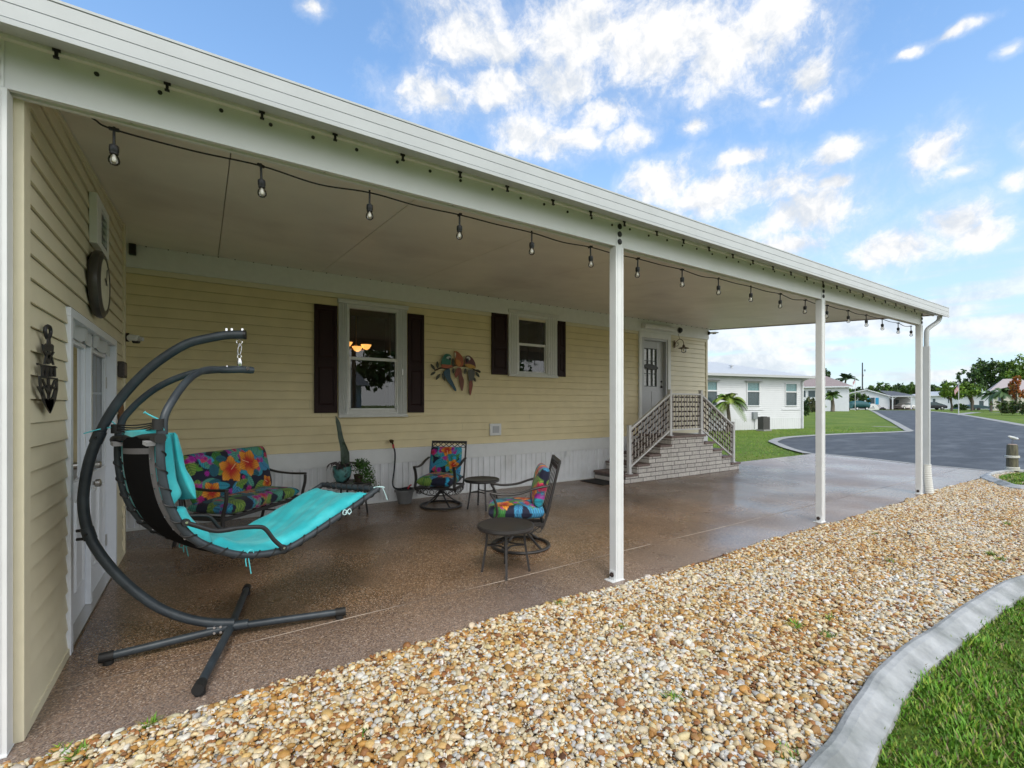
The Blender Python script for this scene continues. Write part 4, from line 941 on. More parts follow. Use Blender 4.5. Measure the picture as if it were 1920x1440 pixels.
m = MB(); m.bar((-W,-.27,.31),(W,-.27,.31),.025,.035); m.bar((-W,.24,.31),(W,.24,.31),.025,.035); m.bar((-W,-.27,.31),(-W,.25,.31),.03,.035); m.bar((W,-.27,.31),(W,.25,.31),.03,.035)
for k in range(9): x = -W+.14*k+.08; m.bar((x,-.27,.318),(x,.24,.318),.025,.01)
m.bar((-W,-.27,.12),(-W,.30,.12),.018); m.bar((W,-.27,.12),(W,.30,.12),.018); m.build('seat_frame', DARKM, lv)
m = MB(); m.bar((-W,.36,.90),(W,.36,.90),.025,.03)
for k in range(11): x = -W+.115*k+.06; m.bar((x,.25,.36),(x,.36,.90),.015,.010)
m.build('back_frame', DARKM, lv)
cushion('seat_cushion', 1.20, .54, .13, lv, Tm(0,-.02,.395), 11, n=64)
cushion('back_cushion', 1.20, .56, .15, lv, Tm(0,.215,.70) @ Rx(math.radians(76)), 23, flowers=[(.50,.31,.165),(.79,.36,.165),(.20,.10,.12),(1.05,.08,.09)], n=64)

# swivel rocking chairs
def swivel(label, loc, rot, seed):
    t = thing('swivel_chair', label, 'chair', loc, rot, 'swivel patio chairs'); W = .285
    m = MB(); m.tube([(.30*math.cos(a), .30*math.sin(a), .016) for a in np.linspace(0, 2*PI, 41)[:-1]], .015, 8, closed=True, flat=1.3)
    for k in range(4):
        a = PI/4+k*PI/2; c, s_ = math.cos(a), math.sin(a); m.tube(bez([(.29*c,.29*s_,.02),(.20*c,.20*s_,.075),(.09*c,.09*s_,.16),(.03*c,.03*s_,.22)], 5), .013, 8)
    m.build('swivel_base', DARKM, t, smooth=True)
    m = MB(); m.lathe([(.0,.19),(.045,.19),(.05,.21),(.035,.225),(.035,.25),(.075,.262),(.075,.275),(0,.275)], (0,0,0), 16); m.box(-.13,.13,-.05,.05,.275,.285)
    for q in (-1, 1): m.tube([(q*.09,-.06,.285),(q*.09,.06,.285)], .022, 10)
    m.build('rocker_spring', BLACK, t, smooth=True)
    m = MB()
    for a, b in (((-W,-.26,.30),(W,-.26,.30)),((-W,.22,.30),(W,.22,.30)),((-W,-.26,.30),(-W,.22,.30)),((W,-.26,.30),(W,.22,.30)),((-.1,-.26,.29),(-.1,.22,.29)),((.1,-.26,.29),(.1,.22,.29))): m.bar(a, b, .022, .03)
    m.build('seat_frame', DARKM, t)
    m = MB()                                   # pierced apron with rings under the seat front and sides
    for (a, b) in (((-W,-.27),(W,-.27)), ((W,-.27),(W,.20)), ((-W,-.27),(-W,.20))):
        A, B = Vector((*a, 0)), Vector((*b, 0)); nn = 6; d = (B-A)/nn
        for k in range(nn):
            c = A+d*(k+.5); m.tube([(c+d.normalized()*(.033*math.cos(q))+Vector((0,0,.25+.030*math.sin(q)))) for q in np.linspace(0, 2*PI, 13)[:-1]], .005, 5, closed=True)
        m.tube(bez([A+Vector((0,0,.29)), A+(B-A)*.25+Vector((0,0,.215)), A+(B-A)*.5+Vector((0,0,.205)), A+(B-A)*.75+Vector((0,0,.215)), B+Vector((0,0,.29))], 5), .007, 6)
    m.build('apron', DARKM, t, smooth=True)
    for q in (-1, 1):
        x = q*(W+.01)
        m = MB(); m.tube(bez([(x,-.24,.27),(x,-.285,.33),(x,-.25,.42),(x,-.27,.53),(x,-.31,.60),(x,-.30,.615),(x,-.18,.60),(x,-.02,.615),(x,.12,.66),(x,.27,.69)], 6), .013, 8, flat=1.7); m.build('armrest', DARKM, t, smooth=True)
    m = MB(); y_ = lambda z: .22+(z-.25)*.24
    for q in (-1, 1): m.tube(bez([(q*(W-.01), y_(z)-.0+(0 if z > .3 else -.02), z) for z in (.25,.4,.6,.8,.935)], 4), .014, 8)
    m.bar((-W,y_(.925),.925),(W,y_(.925),.925),.024,.034); m.bar((-W,y_(.40),.40),(W,y_(.40),.40),.02,.03); m.bar((-W+.01,y_(.845),.845),(W-.01,y_(.845),.845),.010,.010)
    nn = 6
    for k in range(nn):                        # row of crossed arcs at the top of the back
        x0 = -W+.01+(2*W-.02)*k/nn; x1 = -W+.01+(2*W-.02)*(k+1)/nn
        for (za, zb) in ((.845,.915),(.915,.845)): m.tube(bez([(x0,y_(za),za),((x0+x1)/2,y_((za+zb)/2),(za+zb)/2+.008),(x1,y_(zb),zb)], 4), .006, 6)
    for k in range(5): x = -.19+.095*k; m.bar((x,y_(.40),.40),(x,y_(.86),.86),.012,.008)
    m.build('back_frame', DARKM, t, smooth=True)
    cushion('seat_cushion', .53, .58, .13, t, Tm(0,-.055,.405), seed, n=34, flowers=[(.14,.40,.12),(.42,.16,.10)])
    cushion('back_cushion', .50, .42, .11, t, Tm(0,.205,.655) @ Rx(math.radians(76.5)), seed+7, n=30, flowers=[(.28,.36,.09),(.40,.14,.08)])
    return t
swivel('swivel chair with tropical cushions by the wall facing the loveseat', (2.95, 6.45, 0), math.radians(226+90), 32)
swivel('swivel chair with tropical cushions seen from its side behind the front table', (2.82, 4.15, 0), math.radians(149+90), 47)

# low round side tables
def side_table(label, loc, rot):
    t = thing('side_table', label, 'side table', loc, rot, 'round metal side tables')
    m = MB(); m.lathe([(.225,.425),(.245,.432),(.256,.426),(.258,.405),(.248,.392),(.235,.395),(.225,.415)], (0,0,0), 40); m.build('rim', DARKM, t, smooth=True)
    m = MB(); m.lathe([(0,.418),(.228,.418),(.228,.410),(0,.410)], (0,0,0), 40); m.build('tabletop', mat('frosted_glass', (.17,.18,.16), .15, noise=.2, nscale=4, spec=.8), t)
    for k in range(4):
        a = PI/4+k*PI/2; c, s_ = math.cos(a), math.sin(a); m = MB(); m.tube([(.165*c,.165*s_,.40),(.175*c,.175*s_,.25),(.215*c,.215*s_,.0)], .014, 4); m.build('leg', DARKM, t)
    m = MB()
    for k in range(4):
        a, b = PI/4+k*PI/2, PI/4+(k+1)*PI/2; m.tube(bez([(.178*math.cos(a),.178*math.sin(a),.24),(.07*math.cos((a+b)/2),.07*math.sin((a+b)/2),.245),(.178*math.cos(b),.178*math.sin(b),.24)], 5), .008, 6)
    m.build('stretcher', DARKM, t, smooth=True); return t
side_table('low round dark table in front of the side-on swivel chair', (2.27, 3.58, 0), .25)
side_table('low round table with glass top between the two swivel chairs', (3.38, 5.98, 0), .55)
side_table('low round table under the glazed plant pot, mostly hidden by the hanging lounger', (1.73, 6.72, 0), .1)
# glazed pot with snake plant
pt = thing('snake_plant_pot', 'turquoise glazed pot with one tall snake plant leaf and drooping bromeliad leaves', 'potted plant', (1.60, 6.78, .432))
m = MB(); m.lathe([(.0,0),(.06,0),(.085,.02),(.115,.08),(.128,.15),(.125,.20),(.13,.215),(.122,.22),(.11,.20),(.0,.19)], (0,0,0), 26); m.build('pot', mat('glaze_turquoise', (.10,.28,.27), .2, color2=(.035,.03,.03), nscale=9, thresh=(.5,.62), noise=.3), pt, smooth=True)
m = MB(); m.lathe([(0,.200),(.112,.197)], (0,0,0), 20); m.build('soil', mat('soil', (.02,.014,.01), .9), pt)
GLF = mat('snake_leaf', (.020,.045,.028), .45, color2=(.055,.085,.05), nscale=18, noise=.3)
m = MB()
def blade(m, pts, ws, tw=0):
    P = bez(pts, 5); n = len(P)
    for i in range(n-1):
        w0 = np.interp(i/(n-1), np.linspace(0,1,len(ws)), ws); w1 = np.interp((i+1)/(n-1), np.linspace(0,1,len(ws)), ws)
        a0 = tw*i/(n-1); a1 = tw*(i+1)/(n-1); d0 = Vector((math.cos(a0), math.sin(a0), 0)); d1 = Vector((math.cos(a1), math.sin(a1), 0)); e0 = Vector((-d0.y, d0.x, 0)); e1 = Vector((-d1.y, d1.x, 0))
        m.quad(P[i]-d0*w0, P[i]+e0*w0*.35, P[i+1]+e1*w1*.35, P[i+1]-d1*w1); m.quad(P[i]+e0*w0*.35, P[i]+d0*w0, P[i+1]+d1*w1, P[i+1]+e1*w1*.35)
blade(m, [(.04,0,.19),(.03,.0,.42),(-.02,.0,.62),(-.05,.0,.80),(-.085,.0,.92)], [.055,.06,.045,.04,.045,.008], .8)
blade(m, [(.06,.02,.19),(.05,.02,.40),(.02,.0,.56)], [.045,.05,.01], -.5); blade(m, [(.02,-.03,.19),(.0,-.04,.36)], [.035,.01])
m.build('leaf', GLF, pt, smooth=True)
m = MB()
for k in range(13):
    a = k*.52; c, s_ = math.cos(a), math.sin(a); L = .11+.06*random.random(); m.tube(bez([(.04*c,.04*s_,.19),(.10*c,.10*s_,.26),((.06+L)*c,(.06+L)*s_,.25),((.09+L)*c,(.09+L)*s_,.17+.03*random.random())], 5), [.010]*8+[.007]*5+[.002]*3, 5)
m.build('bromeliad_leaves', mat('bromeliad', (.075,.06,.065), .5, noise=.3), pt, smooth=True)
# trailing green plant in its own small pot
tp = thing('trailing_plant', 'bushy green trailing plant spilling over the table edge beside the glazed pot', 'potted plant', (1.79, 6.66, .432))
m = MB(); m.lathe([(0,0),(.05,0),(.065,.10),(.07,.105),(.0,.10)], (0,0,0), 16); m.build('pot', mat('pot_dark', (.05,.03,.02), .7), tp, smooth=True)
V, Fc, Cc = [], [], []
for k in range(1100):
    t_ = random.random(); a = random.gauss(0, .9); x = .02+.16*t_*math.cos(a)+random.gauss(0,.045); y = -.02+.10*math.sin(a)+random.gauss(0,.03); z = .27-.45*t_*t_+random.gauss(0,.03)-.12*abs(x-.06)
    if z < -.18: continue
    s_ = random.uniform(.012,.024); dv = Vector((random.gauss(0,1), random.gauss(0,1), random.gauss(0,.7))).normalized(); ev = dv.cross(Vector((random.gauss(0,1), random.gauss(0,1), random.gauss(0,1)))).normalized(); p = Vector((x,y,z)); n0 = len(V)
    V += [p-dv*s_, p+ev*s_*.5, p+dv*s_, p-ev*s_*.5]; Fc.append((n0,n0+1,n0+2,n0+3)); g_ = random.uniform(.55,1.5); Cc += [(.045*g_,.115*g_,.018*g_)]*4
LEAFM = mat('leaf_attr', (.1,.2,.05), .55, attr='Col', spec=.35)
o = fast_mesh('foliage', np.array([tuple(v) for v in V]), np.array(Fc), LEAFM, np.array(Cc)); o.parent = tp
m = MB()
for k in range(4): m.tube(bez([(.03,0,.1),(.12+.02*k,-.05,.10),(.20+.02*k,-.06+.03*k,-.02),(.215+.02*k,-.07+.03*k,-.14)], 5), .003, 5)
m.build('stem', mat('stem_green', (.05,.06,.02), .6), tp)
# hose in a grey pot, tap on the wall
hp = thing('hose_pot', 'grey plastic pot holding a coiled dark hose against the skirting', 'pot', (2.56, 6.93, 0))
m = MB(); m.lathe([(0,0),(.095,0),(.10,.01),(.135,.175),(.150,.18),(.155,.20),(.148,.215),(.135,.21),(.13,.185),(.0,.15)], (0,0,0), 28); m.build('pot', mat('grey_pot', (.18,.18,.18), .55, noise=.05), hp, smooth=True)
hs = thing('garden_hose', 'dark garden hose with red fittings running from the wall tap into the grey pot', 'hose', (2.43, 7.12, .90))
HOSE = mat('hose_dark', (.018,.022,.028), .5); RED = mat('hose_red', (.55,.02,.035), .45)
P = [(2.432,7.075,.865),(2.452,7.07,.80),(2.462,7.08,.70),(2.452,7.09,.50),(2.425,7.08,.32),(2.435,7.05,.235),(2.50,6.99,.215),(2.56,6.93,.235),(2.64,6.95,.235),(2.60,7.01,.20),(2.50,6.98,.19),(2.48,6.90,.205),(2.56,6.85,.205),(2.65,6.90,.205),(2.64,6.98,.215),(2.56,7.0,.215),(2.50,6.93,.22)]
m = MB(); m.tube(bez(P, 8), .0125, 8); m.tube(bez([(2.62,6.99,.215),(2.66,6.95,.225),(2.72,6.96,.215),(2.80,7.0,.2),(2.95,7.02,.205),(3.10,7.0,.2)], 6), .0085, 8); m.build('tube', HOSE, hs, smooth=True, world=True)
m = MB(); m.tube([(2.428,7.078,.895),(2.436,7.075,.84)], .016, 10); m.build('coupling', RED, hs, smooth=True, world=True); m = MB(); m.tube(bez([(2.60,6.90,.22),(2.625,6.90,.262),(2.665,6.93,.27)], 5), .012, 8); m.build('coupling', RED, hs, smooth=True, world=True)
m = MB(); m.tube([(2.425,7.175,.925),(2.425,7.10,.925),(2.428,7.078,.895)], .014, 8); m.lathe([(0,0),(.035,0),(.035,.012),(0,.014)], (2.415,7.11,.945), 10, Rx(.5)); m.build('tap', mat('brass_dark', (.10,.06,.03), .5, metal=.6), hs, smooth=True, world=True)
m = MB(); m.lathe([(.0,0),(.11,0),(.11,.035),(.0,.04)], (2.56,6.93,.17), 16); m.build('coil', BLACKR, hs, world=True)
# ------------------------------------------------------------------ C-frame swing stand
TUBEM = mat('powder_grey', (.020,.027,.035), .45, noise=.2, nscale=7, color2=(.038,.050,.060), bump=.05, bscale=60)
st = thing('swing_stand', 'dark grey steel C shaped swing stand with four splayed feet on the patio', 'stand', (.14, 3.55, 0))
ad = Vector((-.977, .212, 0)); SC = Vector((.14, 3.55, 0))
def ap(r, z): return SC+ad*r+Vector((0,0,z))
arc = [(-.075,1.962),(.02,1.955),(.13,1.928),(.243,1.887),(.36,1.80),(.465,1.696),(.575,1.55),(.655,1.40),(.72,1.22),(.752,1.05),(.76,.90),(.735,.74),(.68,.61),(.60,.48),(.50,.355),(.38,.24),(.25,.16),(.12,.11),(-.02,.085)]
P = bez([ap(r, z) for r, z in arc], 6); n = len(P)
ks = int(n*.43)
m = MB(); m.tube(P[:ks+1], list(np.linspace(.0285,.026,ks+1)), 18); m.build('upper_arc', TUBEM, st, smooth=True, world=True)
m = MB(); m.tube(P[ks:], list(np.linspace(.0275,.0285,n-ks)), 18); m.build('lower_arc', TUBEM, st, smooth=True, world=True)
for kk in (ks-1, int(n*.61)):
    d = (P[kk+1]-P[kk-1]).normalized(); m = MB(); m.tube([P[kk]-d*.035, P[kk]+d*.035], .0325, 16); nn = d.cross(Vector((ad.y,-ad.x,0))).normalized()
    m.box(-.02,.02,-.03,.03,-.05,.05) if False else None
    q = P[kk]+Vector((-ad.y, ad.x, 0)).normalized()*(-.04); m.tube([q, q+Vector((-ad.y, ad.x, 0))*-.0], .001, 4) if False else None
    m.build('collar', TUBEM, st, smooth=True, world=True)
    side = Vector((ad.y, -ad.x, 0)).normalized()
    if side.dot(-P[kk]) < 0: side = -side
    m = MB(); m.tube([P[kk]+side*.030, P[kk]+side*.042], .008, 8); m.build('bolt', BLACK, st, world=True)
q = P[int(n*.61)]; m = MB()
for dz in (.02, -.03): m.tube([q+ad*.02+Vector((0,0,dz)), q+ad*.058+Vector((0,0,dz))], .009, 8)
m.build('bolt', BLACK, st, world=True)
m = MB(); tip = P[0]; d = (P[0]-P[3]).normalized(); m.tube([tip-d*.004, tip+d*.012], .0300, 16); m.build('end_cap', BLACK, st, smooth=True, world=True)
for f in (.01, .07, .10): q = tip-d*f; m = MB(); m.tube([q+Vector((0,0,.022)), q+Vector((0,0,.040))], .008, 8); m.build('tip_bolt', CHROME, st, smooth=True, world=True)
ends = [((-.50,3.56,.045),'left'), ((-.03,2.90,.045),'front'), ((.82,3.43,.045),'right'), ((.28,4.30,.045),'back')]
for e, nm in ends:
    E0 = Vector(e); dirn = (E0-Vector((SC.x,SC.y,.045))).normalized(); m = MB(); m.tube([Vector((SC.x,SC.y,.062))+dirn*.0, E0-dirn*.02], [.0235,.0225], 16); lg = m.build('leg', TUBEM, st, smooth=True, world=True)
    m = MB(); m.tube([E0-dirn*.055, E0+dirn*.012], .0285, 16); m.tube([E0-dirn*.03+Vector((0,0,-.044)), E0-dirn*.03+Vector((0,0,-.02))], .026, 12); m.build('foot_cap', BLACKR, lg, smooth=True)
m = MB(); c = Vector((SC.x,SC.y,.066)); m.tube([c-ad*.10, c+ad*.13], .031, 16); m.build('hub', TUBEM, st, smooth=True, world=True)
side = Vector((ad.y,-ad.x,0)); side = side if side.dot(-c) > 0 else -side
for a_ in (.05,.085):
    for z_ in (-.012,.022): q = c+ad*a_+Vector((0,0,z_))+side*.026; m = MB(); m.tube([q, q+side*.016], .008, 8); m.build('hub_bolt', CHROME, st, smooth=True, world=True)
# hanging spring, hook and swivel
HG = Vector((.197, 3.542, 1.742))
m = MB(); top = Vector((HG.x-.01, HG.y, 1.925)); 
m.tube([top+Vector((.016*math.cos(a),0,-.012+.016*math.sin(a))) for a in np.linspace(0,2*PI,17)[:-1]], .0032, 6, closed=True)
m.tube(bez([top+Vector((0,.0,-.02)), top+Vector((.012,0,-.045)), top+Vector((.006,0,-.085)), top+Vector((-.006,0,-.095)), top+Vector((-.008,0,-.06)), top+Vector((0,0,-.03))], 6), .0035, 6)
m.tube([top+Vector((.011*math.cos(a),.004,-.107+.013*math.sin(a))) for a in np.linspace(0,2*PI,17)[:-1]], .003, 6, closed=True)
m.lathe([(0,0),(.013,0),(.015,.012),(.015,.03),(.012,.045),(0,.047)], (HG.x-.008, HG.y, 1.757), 14); m.build('swivel_hook', CHROME, st, smooth=True, world=True)

# ------------------------------------------------------------------ hanging lounger
lo = thing('hanging_lounger', 'hanging curved chaise with turquoise cushion and laced black sling', 'lounger', (HG.x, HG.y, 0))
TH = .35; A_ = Vector((math.cos(TH), math.sin(TH), 0)); B_ = Vector((math.sin(TH), -math.cos(TH), 0)); HW = .365
def lp(s, k, z): return Vector((HG.x, HG.y, 0))+A_*s+B_*k+Vector((0,0,z+.02*k/HW))   # s along the seat, k across (+ towards the gravel), z up
prof = [(-.545,1.36),(-.548,1.22),(-.535,1.08),(-.498,.93),(-.425,.79),(-.31,.69),(-.14,.606),(.08,.578),(.255,.625),(.41,.688),(.60,.765),(.79,.852)]
rail = bez([(s, 0, z) for s, z in prof], 8); RS = [p.x for p in rail]; RZ = [p.z for p in rail]
acc = [0]
for i in range(1, len(rail)): acc.append(acc[-1]+math.hypot(RS[i]-RS[i-1], RZ[i]-RZ[i-1]))
TOT = acc[-1]
def at(t): l = t*TOT; return float(np.interp(l, acc, RS)), float(np.interp(l, acc, RZ))
def nrmv(t):
    a, b = at(max(t-.01, 0)), at(min(t+.01, 1)); ds_, dz = b[0]-a[0], b[1]-a[1]; l = math.hypot(ds_, dz); return -dz/l, ds_/l        # upward / inward normal (s,z)
for k in (-HW, HW):
    m = MB(); m.tube([lp(s, k, z) for s, z in zip(RS, RZ)], .0205, 14)
    if k > 0: pass
    rl = m.build('side_rail', TUBEM, lo, smooth=True, world=True)
    # black lacing: one cord wound round the rail, with short straps to the sling
    pts = []; turns = 18
    for q in range(turns*12+1):
        a = 2*PI*q/12; tt = .06+.92*q/(turns*12); s, z = at(tt); ns, nz = nrmv(tt); rr = .0235
        pts.append(lp(s+ns*rr*math.sin(a), k+rr*math.cos(a), z+nz*rr*math.sin(a)))
    m = MB(); m.tube(pts, .0042, 5); m.build('lacing', BLACKR, rl, smooth=True)
    for j in range(turns):
        t0 = .06+.92*(j+.5)/turns; s, z = at(t0); s2, z2 = at(min(t0+.015, 1)); g = -1 if k > 0 else 1; m = MB(); m.tube([lp(s, k+g*.02, z), lp(s2, k+g*.085, z2)], .0038, 5); m.build('lace_strap', BLACKR, rl)
m = MB(); s, z = at(1); m.tube(bez([lp(s, -HW, z), lp(s+.012, -HW+.03, z+.004), lp(s+.016, 0, z+.002), lp(s+.012, HW-.03, z+.004), lp(s, HW, z)], 6), .021, 14); fb = m.build('foot_bar', TUBEM, lo, smooth=True, world=True)
pts = []; s, z = at(1)
for q in range(9*12+1):
    a = 2*PI*q/12; k = -HW+.04+(2*HW-.08)*q/108; pts.append(lp(s+.016+.025*math.cos(a), k, z+.002+.025*math.sin(a)))
m = MB(); m.tube(pts, .0042, 5); m.build('lacing', BLACKR, fb, smooth=True)
s, z = at(.015); m = MB(); m.tube([lp(s-.01, -HW, z-.01), lp(s-.01, HW, z-.01)], .017, 12); m.build('head_bar', BLACK, lo, smooth=True, world=True)
for k in (-HW+.0, HW-.0): q = lp(s-.01, k, z-.02); m = MB(); m.tube([q-B_*.03, q+B_*.03], .026, 12); m.build('joint_knob', BLACK, lo, smooth=True, world=True)
# two swept arms rising to the hanging point
for g in (-1, 1):
    pts = [(-.535,1.0,1.33),(-.53,.99,1.42),(-.485,.90,1.505),(-.41,.72,1.60),(-.33,.50,1.665),(-.24,.27,1.708),(-.14,.08,1.724),(-.06,.03,1.727)]
    m = MB(); m.tube(bez([lp(s, g*kk*HW*1.0, z) for s, kk, z in pts], 8), .0195, 14); m.build('hanging_arm', TUBEM, lo, smooth=True, world=True)
m = MB(); m.tube([lp(-.12,0,1.726), lp(0,0,1.735), lp(.062,0,1.734)], .0235, 14); m.tube([lp(.062,0,1.734), lp(.075,0,1.734)], .022, 12); m.build('hanger_head', TUBEM, lo, smooth=True, world=True)
m = MB(); q = lp(.03,.02,1.738); m.tube([q, q+B_*.008+Vector((0,0,.004))], .012, 8); m.build('rivet', CHROME, lo, world=True)
m = MB(); q = lp(-.095,.021,1.74); m.tube([q-Vector((0,0,.012)), q+Vector((0,0,.012))], .005, 6); m.build('rivet', CHROME, lo, world=True)
# sling: grey hemmed mesh seen from behind
SL = mat('sling_black', (.004,.004,.0045), 1.0, spec=.1); HEM = mat('sling_hem', (.12,.118,.125), .7, noise=.15, nscale=30)
m = MB(); m.cur = 0; NT, NK = 60, 22
for i in range(NT):
    t0, t1 = .02+.96*i/NT, .02+.96*(i+1)/NT
    for j in range(NK):
        k0, k1 = -.275+.55*j/NK, -.275+.55*(j+1)/NK; q = []
        for (t, k) in ((t0,k0),(t1,k0),(t1,k1),(t0,k1)):
            s, z = at(t); ns, nz = nrmv(t); sag = .030*(1-(k/.275)**2); q.append(lp(s-ns*sag, k, z-nz*sag))
        m.cur = 1 if (j < 2 or j > NK-3 or i == 2) else 0; m.quad(*q)
m.build('sling', [SL, HEM], lo, smooth=True, world=True)
m = MB()
for j in range(22):
    t = .08+.042*j
    if t > .97: break
    for k in (-.255, .255):
        s, z = at(t); ns, nz = nrmv(t); q = lp(s-ns*.012, k, z-nz*.012); m = MB(); m.tube([q, q-(A_*ns+Vector((0,0,nz)))*.004], .0055, 8); m.build('eyelet', CHROME, lo, world=True)
s, z = at(.03)
for k in (-.3, .28): m = MB(); m.bar(lp(s-.02, k-.03, z-.01), lp(s-.02, k+.03, z-.02), .05, .02); m.build('hem_strap', mat('strap_white', (.30,.30,.31), .7), lo, world=True)
# cushion: quilted turquoise pad following the sling
TURQ = mat('turquoise_fabric', (.012,.40,.45), .62, color2=(.045,.50,.54), nscale=5, noise=.10, bump=.12, bscale=220, thresh=(.45,.62), sheen=.15)
def pad(name, t0, t1, kw, th, seams_, off=.0, ntt=110, nk=30, parent=lo, shift=0.0, bulge=1.0, pw=12):
    tt = np.linspace(t0, t1, ntt); kk = np.linspace(-1, 1, nk); top, bot = [], []
    for a in tt:
        u = (a-t0)/(t1-t0); s, z = at(min(max(a, 0), 1)); ns, nz = nrmv(min(max(a, 0), 1))
        e = min(1, ((1-abs(2*u-1)**pw))**.5+.02); KW = kw(u); OF = off(u) if callable(off) else off
        for sm in seams_: e *= 1-.7*math.exp(-((u-sm)/.016)**2)
        for b in kk:
            eb = (1-abs(b)**5)**.5; h = (th(u) if callable(th) else th)*e*eb*bulge; base = OF+.030*(1-(b*KW/.275)**2)*-1*(abs(b*KW) < .275)
            kx = b*KW*(1+.012*math.sin(a*40))+shift; w = .004*math.sin(b*9+a*31)+.0025*math.sin(b*23+a*67)
            top.append(lp(s+ns*(base+h+.012+w), kx, z+nz*(base+h+.012+w))); bot.append(lp(s+ns*(base+.004), kx, z+nz*(base+.004)))
    V = np.array([tuple(p) for p in top+bot]); idx = np.arange(ntt*nk).reshape(ntt, nk)
    q = np.stack([idx[:-1,:-1], idx[1:,:-1], idx[1:,1:], idx[:-1,1:]], -1).reshape(-1, 4); N_ = ntt*nk
    edge = list(idx[0, :])+list(idx[1:, -1])+list(idx[-1, -2::-1])+list(idx[-2:0:-1, 0]); ef = [(edge[i], edge[(i+1) % len(edge)], edge[(i+1) % len(edge)]+N_, edge[i]+N_) for i in range(len(edge))]
    o = fast_mesh(name, V-np.array(lo.location), np.concatenate([q, q[:, ::-1]+N_, np.array(ef)]), TURQ, smooth=True); o.parent = parent
    bm = bmesh.new(); bm.from_mesh(o.data); bmesh.ops.recalc_face_normals(bm, faces=bm.faces); bm.to_mesh(o.data); bm.free(); return o
cu = pad('cushion', .0, .965, lambda u: .315+.022*min(1, u/.45), lambda u: .058+.062*max(0, 1-u/.5)**.7, [.235,.41], ntt=150)
pl_ = pad('head_pillow', .01, .235, lambda u: .295, .05, [], off=lambda u: .075+.055*u, ntt=40, pw=3)
# armrests bolted to the rails
for g in (1, -1):
    k = g*(HW+.030); pts = [(-.445,.86),(-.40,.835),(-.30,.785),(-.20,.778),(-.075,.760),(-.03,.735),(.02,.66),(.075,.60)]
    m = MB(); m.tube(bez([lp(s, k, z) for s, z in pts], 6), .0125, 10); a_ = m.build('armrest', mat('armrest_black', (.02,.02,.022), .45, noise=.2), lo, smooth=True, world=True)
    for s, z in (pts[0], pts[-1]):
        m = MB(); m.tube([lp(s, k-g*.012, z), lp(s, k+g*.010, z)], .020, 14); m.build('pivot_plate', BLACK, a_, smooth=True)
        m = MB(); m.tube([lp(s, k+g*.009, z), lp(s, k+g*.014, z)], .007, 10); m.build('pivot_bolt', CHROME, a_, smooth=True)
# fabric ties
TIE = mat('tie_aqua', (.08,.50,.55), .6); TIEW = mat('tie_pale', (.50,.72,.74), .6)
def tie(q, drop, mtl=TIE, sw=.02):
    m = MB(); q = Vector(q)
    for d in (-1, 1): m.tube(bez([q, q+A_*.022*d+Vector((0,0,.012)), q+A_*.034*d+Vector((0,0,-.012)), q+A_*.012*d+Vector((0,0,-.022)), q], 5), .0032, 5)
    m.tube(bez([q, q+A_*sw*.4+Vector((0,0,-drop*.4)), q+A_*sw+Vector((0,0,-drop))], 5), .003, 5); m.tube(bez([q, q-A_*sw*.5+Vector((0,0,-drop*.3)), q-A_*.006+Vector((0,0,-drop*.62))], 5), .003, 5)
    m.build('tie', mtl, lo, smooth=True, world=True)
s, z = at(.50); tie(lp(s-.01, HW+.012, z+.02), .13); s, z = at(.85); tie(lp(s, HW+.024, z+.01), .03, TIEW); s, z = at(.46); tie(lp(s, -HW-.02, z-.03), .09)
s, z = at(.995); q = lp(s, HW, z+.02); m = MB(); m.tube(bez([q-A_*.0-B_*.02, q+A_*.02+B_*.02+Vector((0,0,.008)), q+A_*.055+B_*.035], 4), .0045, 6); m.tube(bez([q+A_*.04+B_*.03, q+A_*.065+B_*.03+Vector((0,0,-.05)), q+A_*.085+B_*.03+Vector((0,0,-.10))], 4), .0035, 6); m.build('tie', TIEW, lo, smooth=True, world=True)
s, z = at(.01); q = lp(s, HW, z+.06); m = MB(); m.tube(bez([q+Vector((0,0,-.03))+A_*.03, q, q-A_*.04+Vector((0,0,.025)), q-A_*.07+Vector((0,0,.045))], 4), [.004]*12+[.008], 6); m.tube(bez([q, q+B_*.02-Vector((0,0,.03)), q+A_*.03-Vector((0,0,.09))], 4), .004, 6); m.build('tie', TIE, lo, smooth=True, world=True)
q = lp(s, -HW, z+.05); m = MB(); m.tube(bez([q, q-A_*.08-Vector((0,0,.01)), q-A_*.16-Vector((0,0,.035))], 4), .0035, 6); m.tube(bez([q, q-A_*.03+Vector((0,0,.03)), q-A_*.045+Vector((0,0,.055))], 4), .0035, 6); m.build('tie', TIE, lo, smooth=True, world=True)
m = MB(); q0, q1 = lp(s-.01, -HW, z+.03), lp(s-.01, HW, z+.035)
for k in range(4): m.tube(bez([q0+Vector((0,0,.01*k)), (q0+q1)/2+Vector((0,0,-.03+.015*k)), q1+Vector((0,0,.006*k))], 5), .004, 5)
for q in (q0, q1): m.tube([q-Vector((0,0,.02)), q+Vector((0,0,.035))], .027, 12)
m.build('head_lashing', BLACKR, lo, smooth=True, world=True)

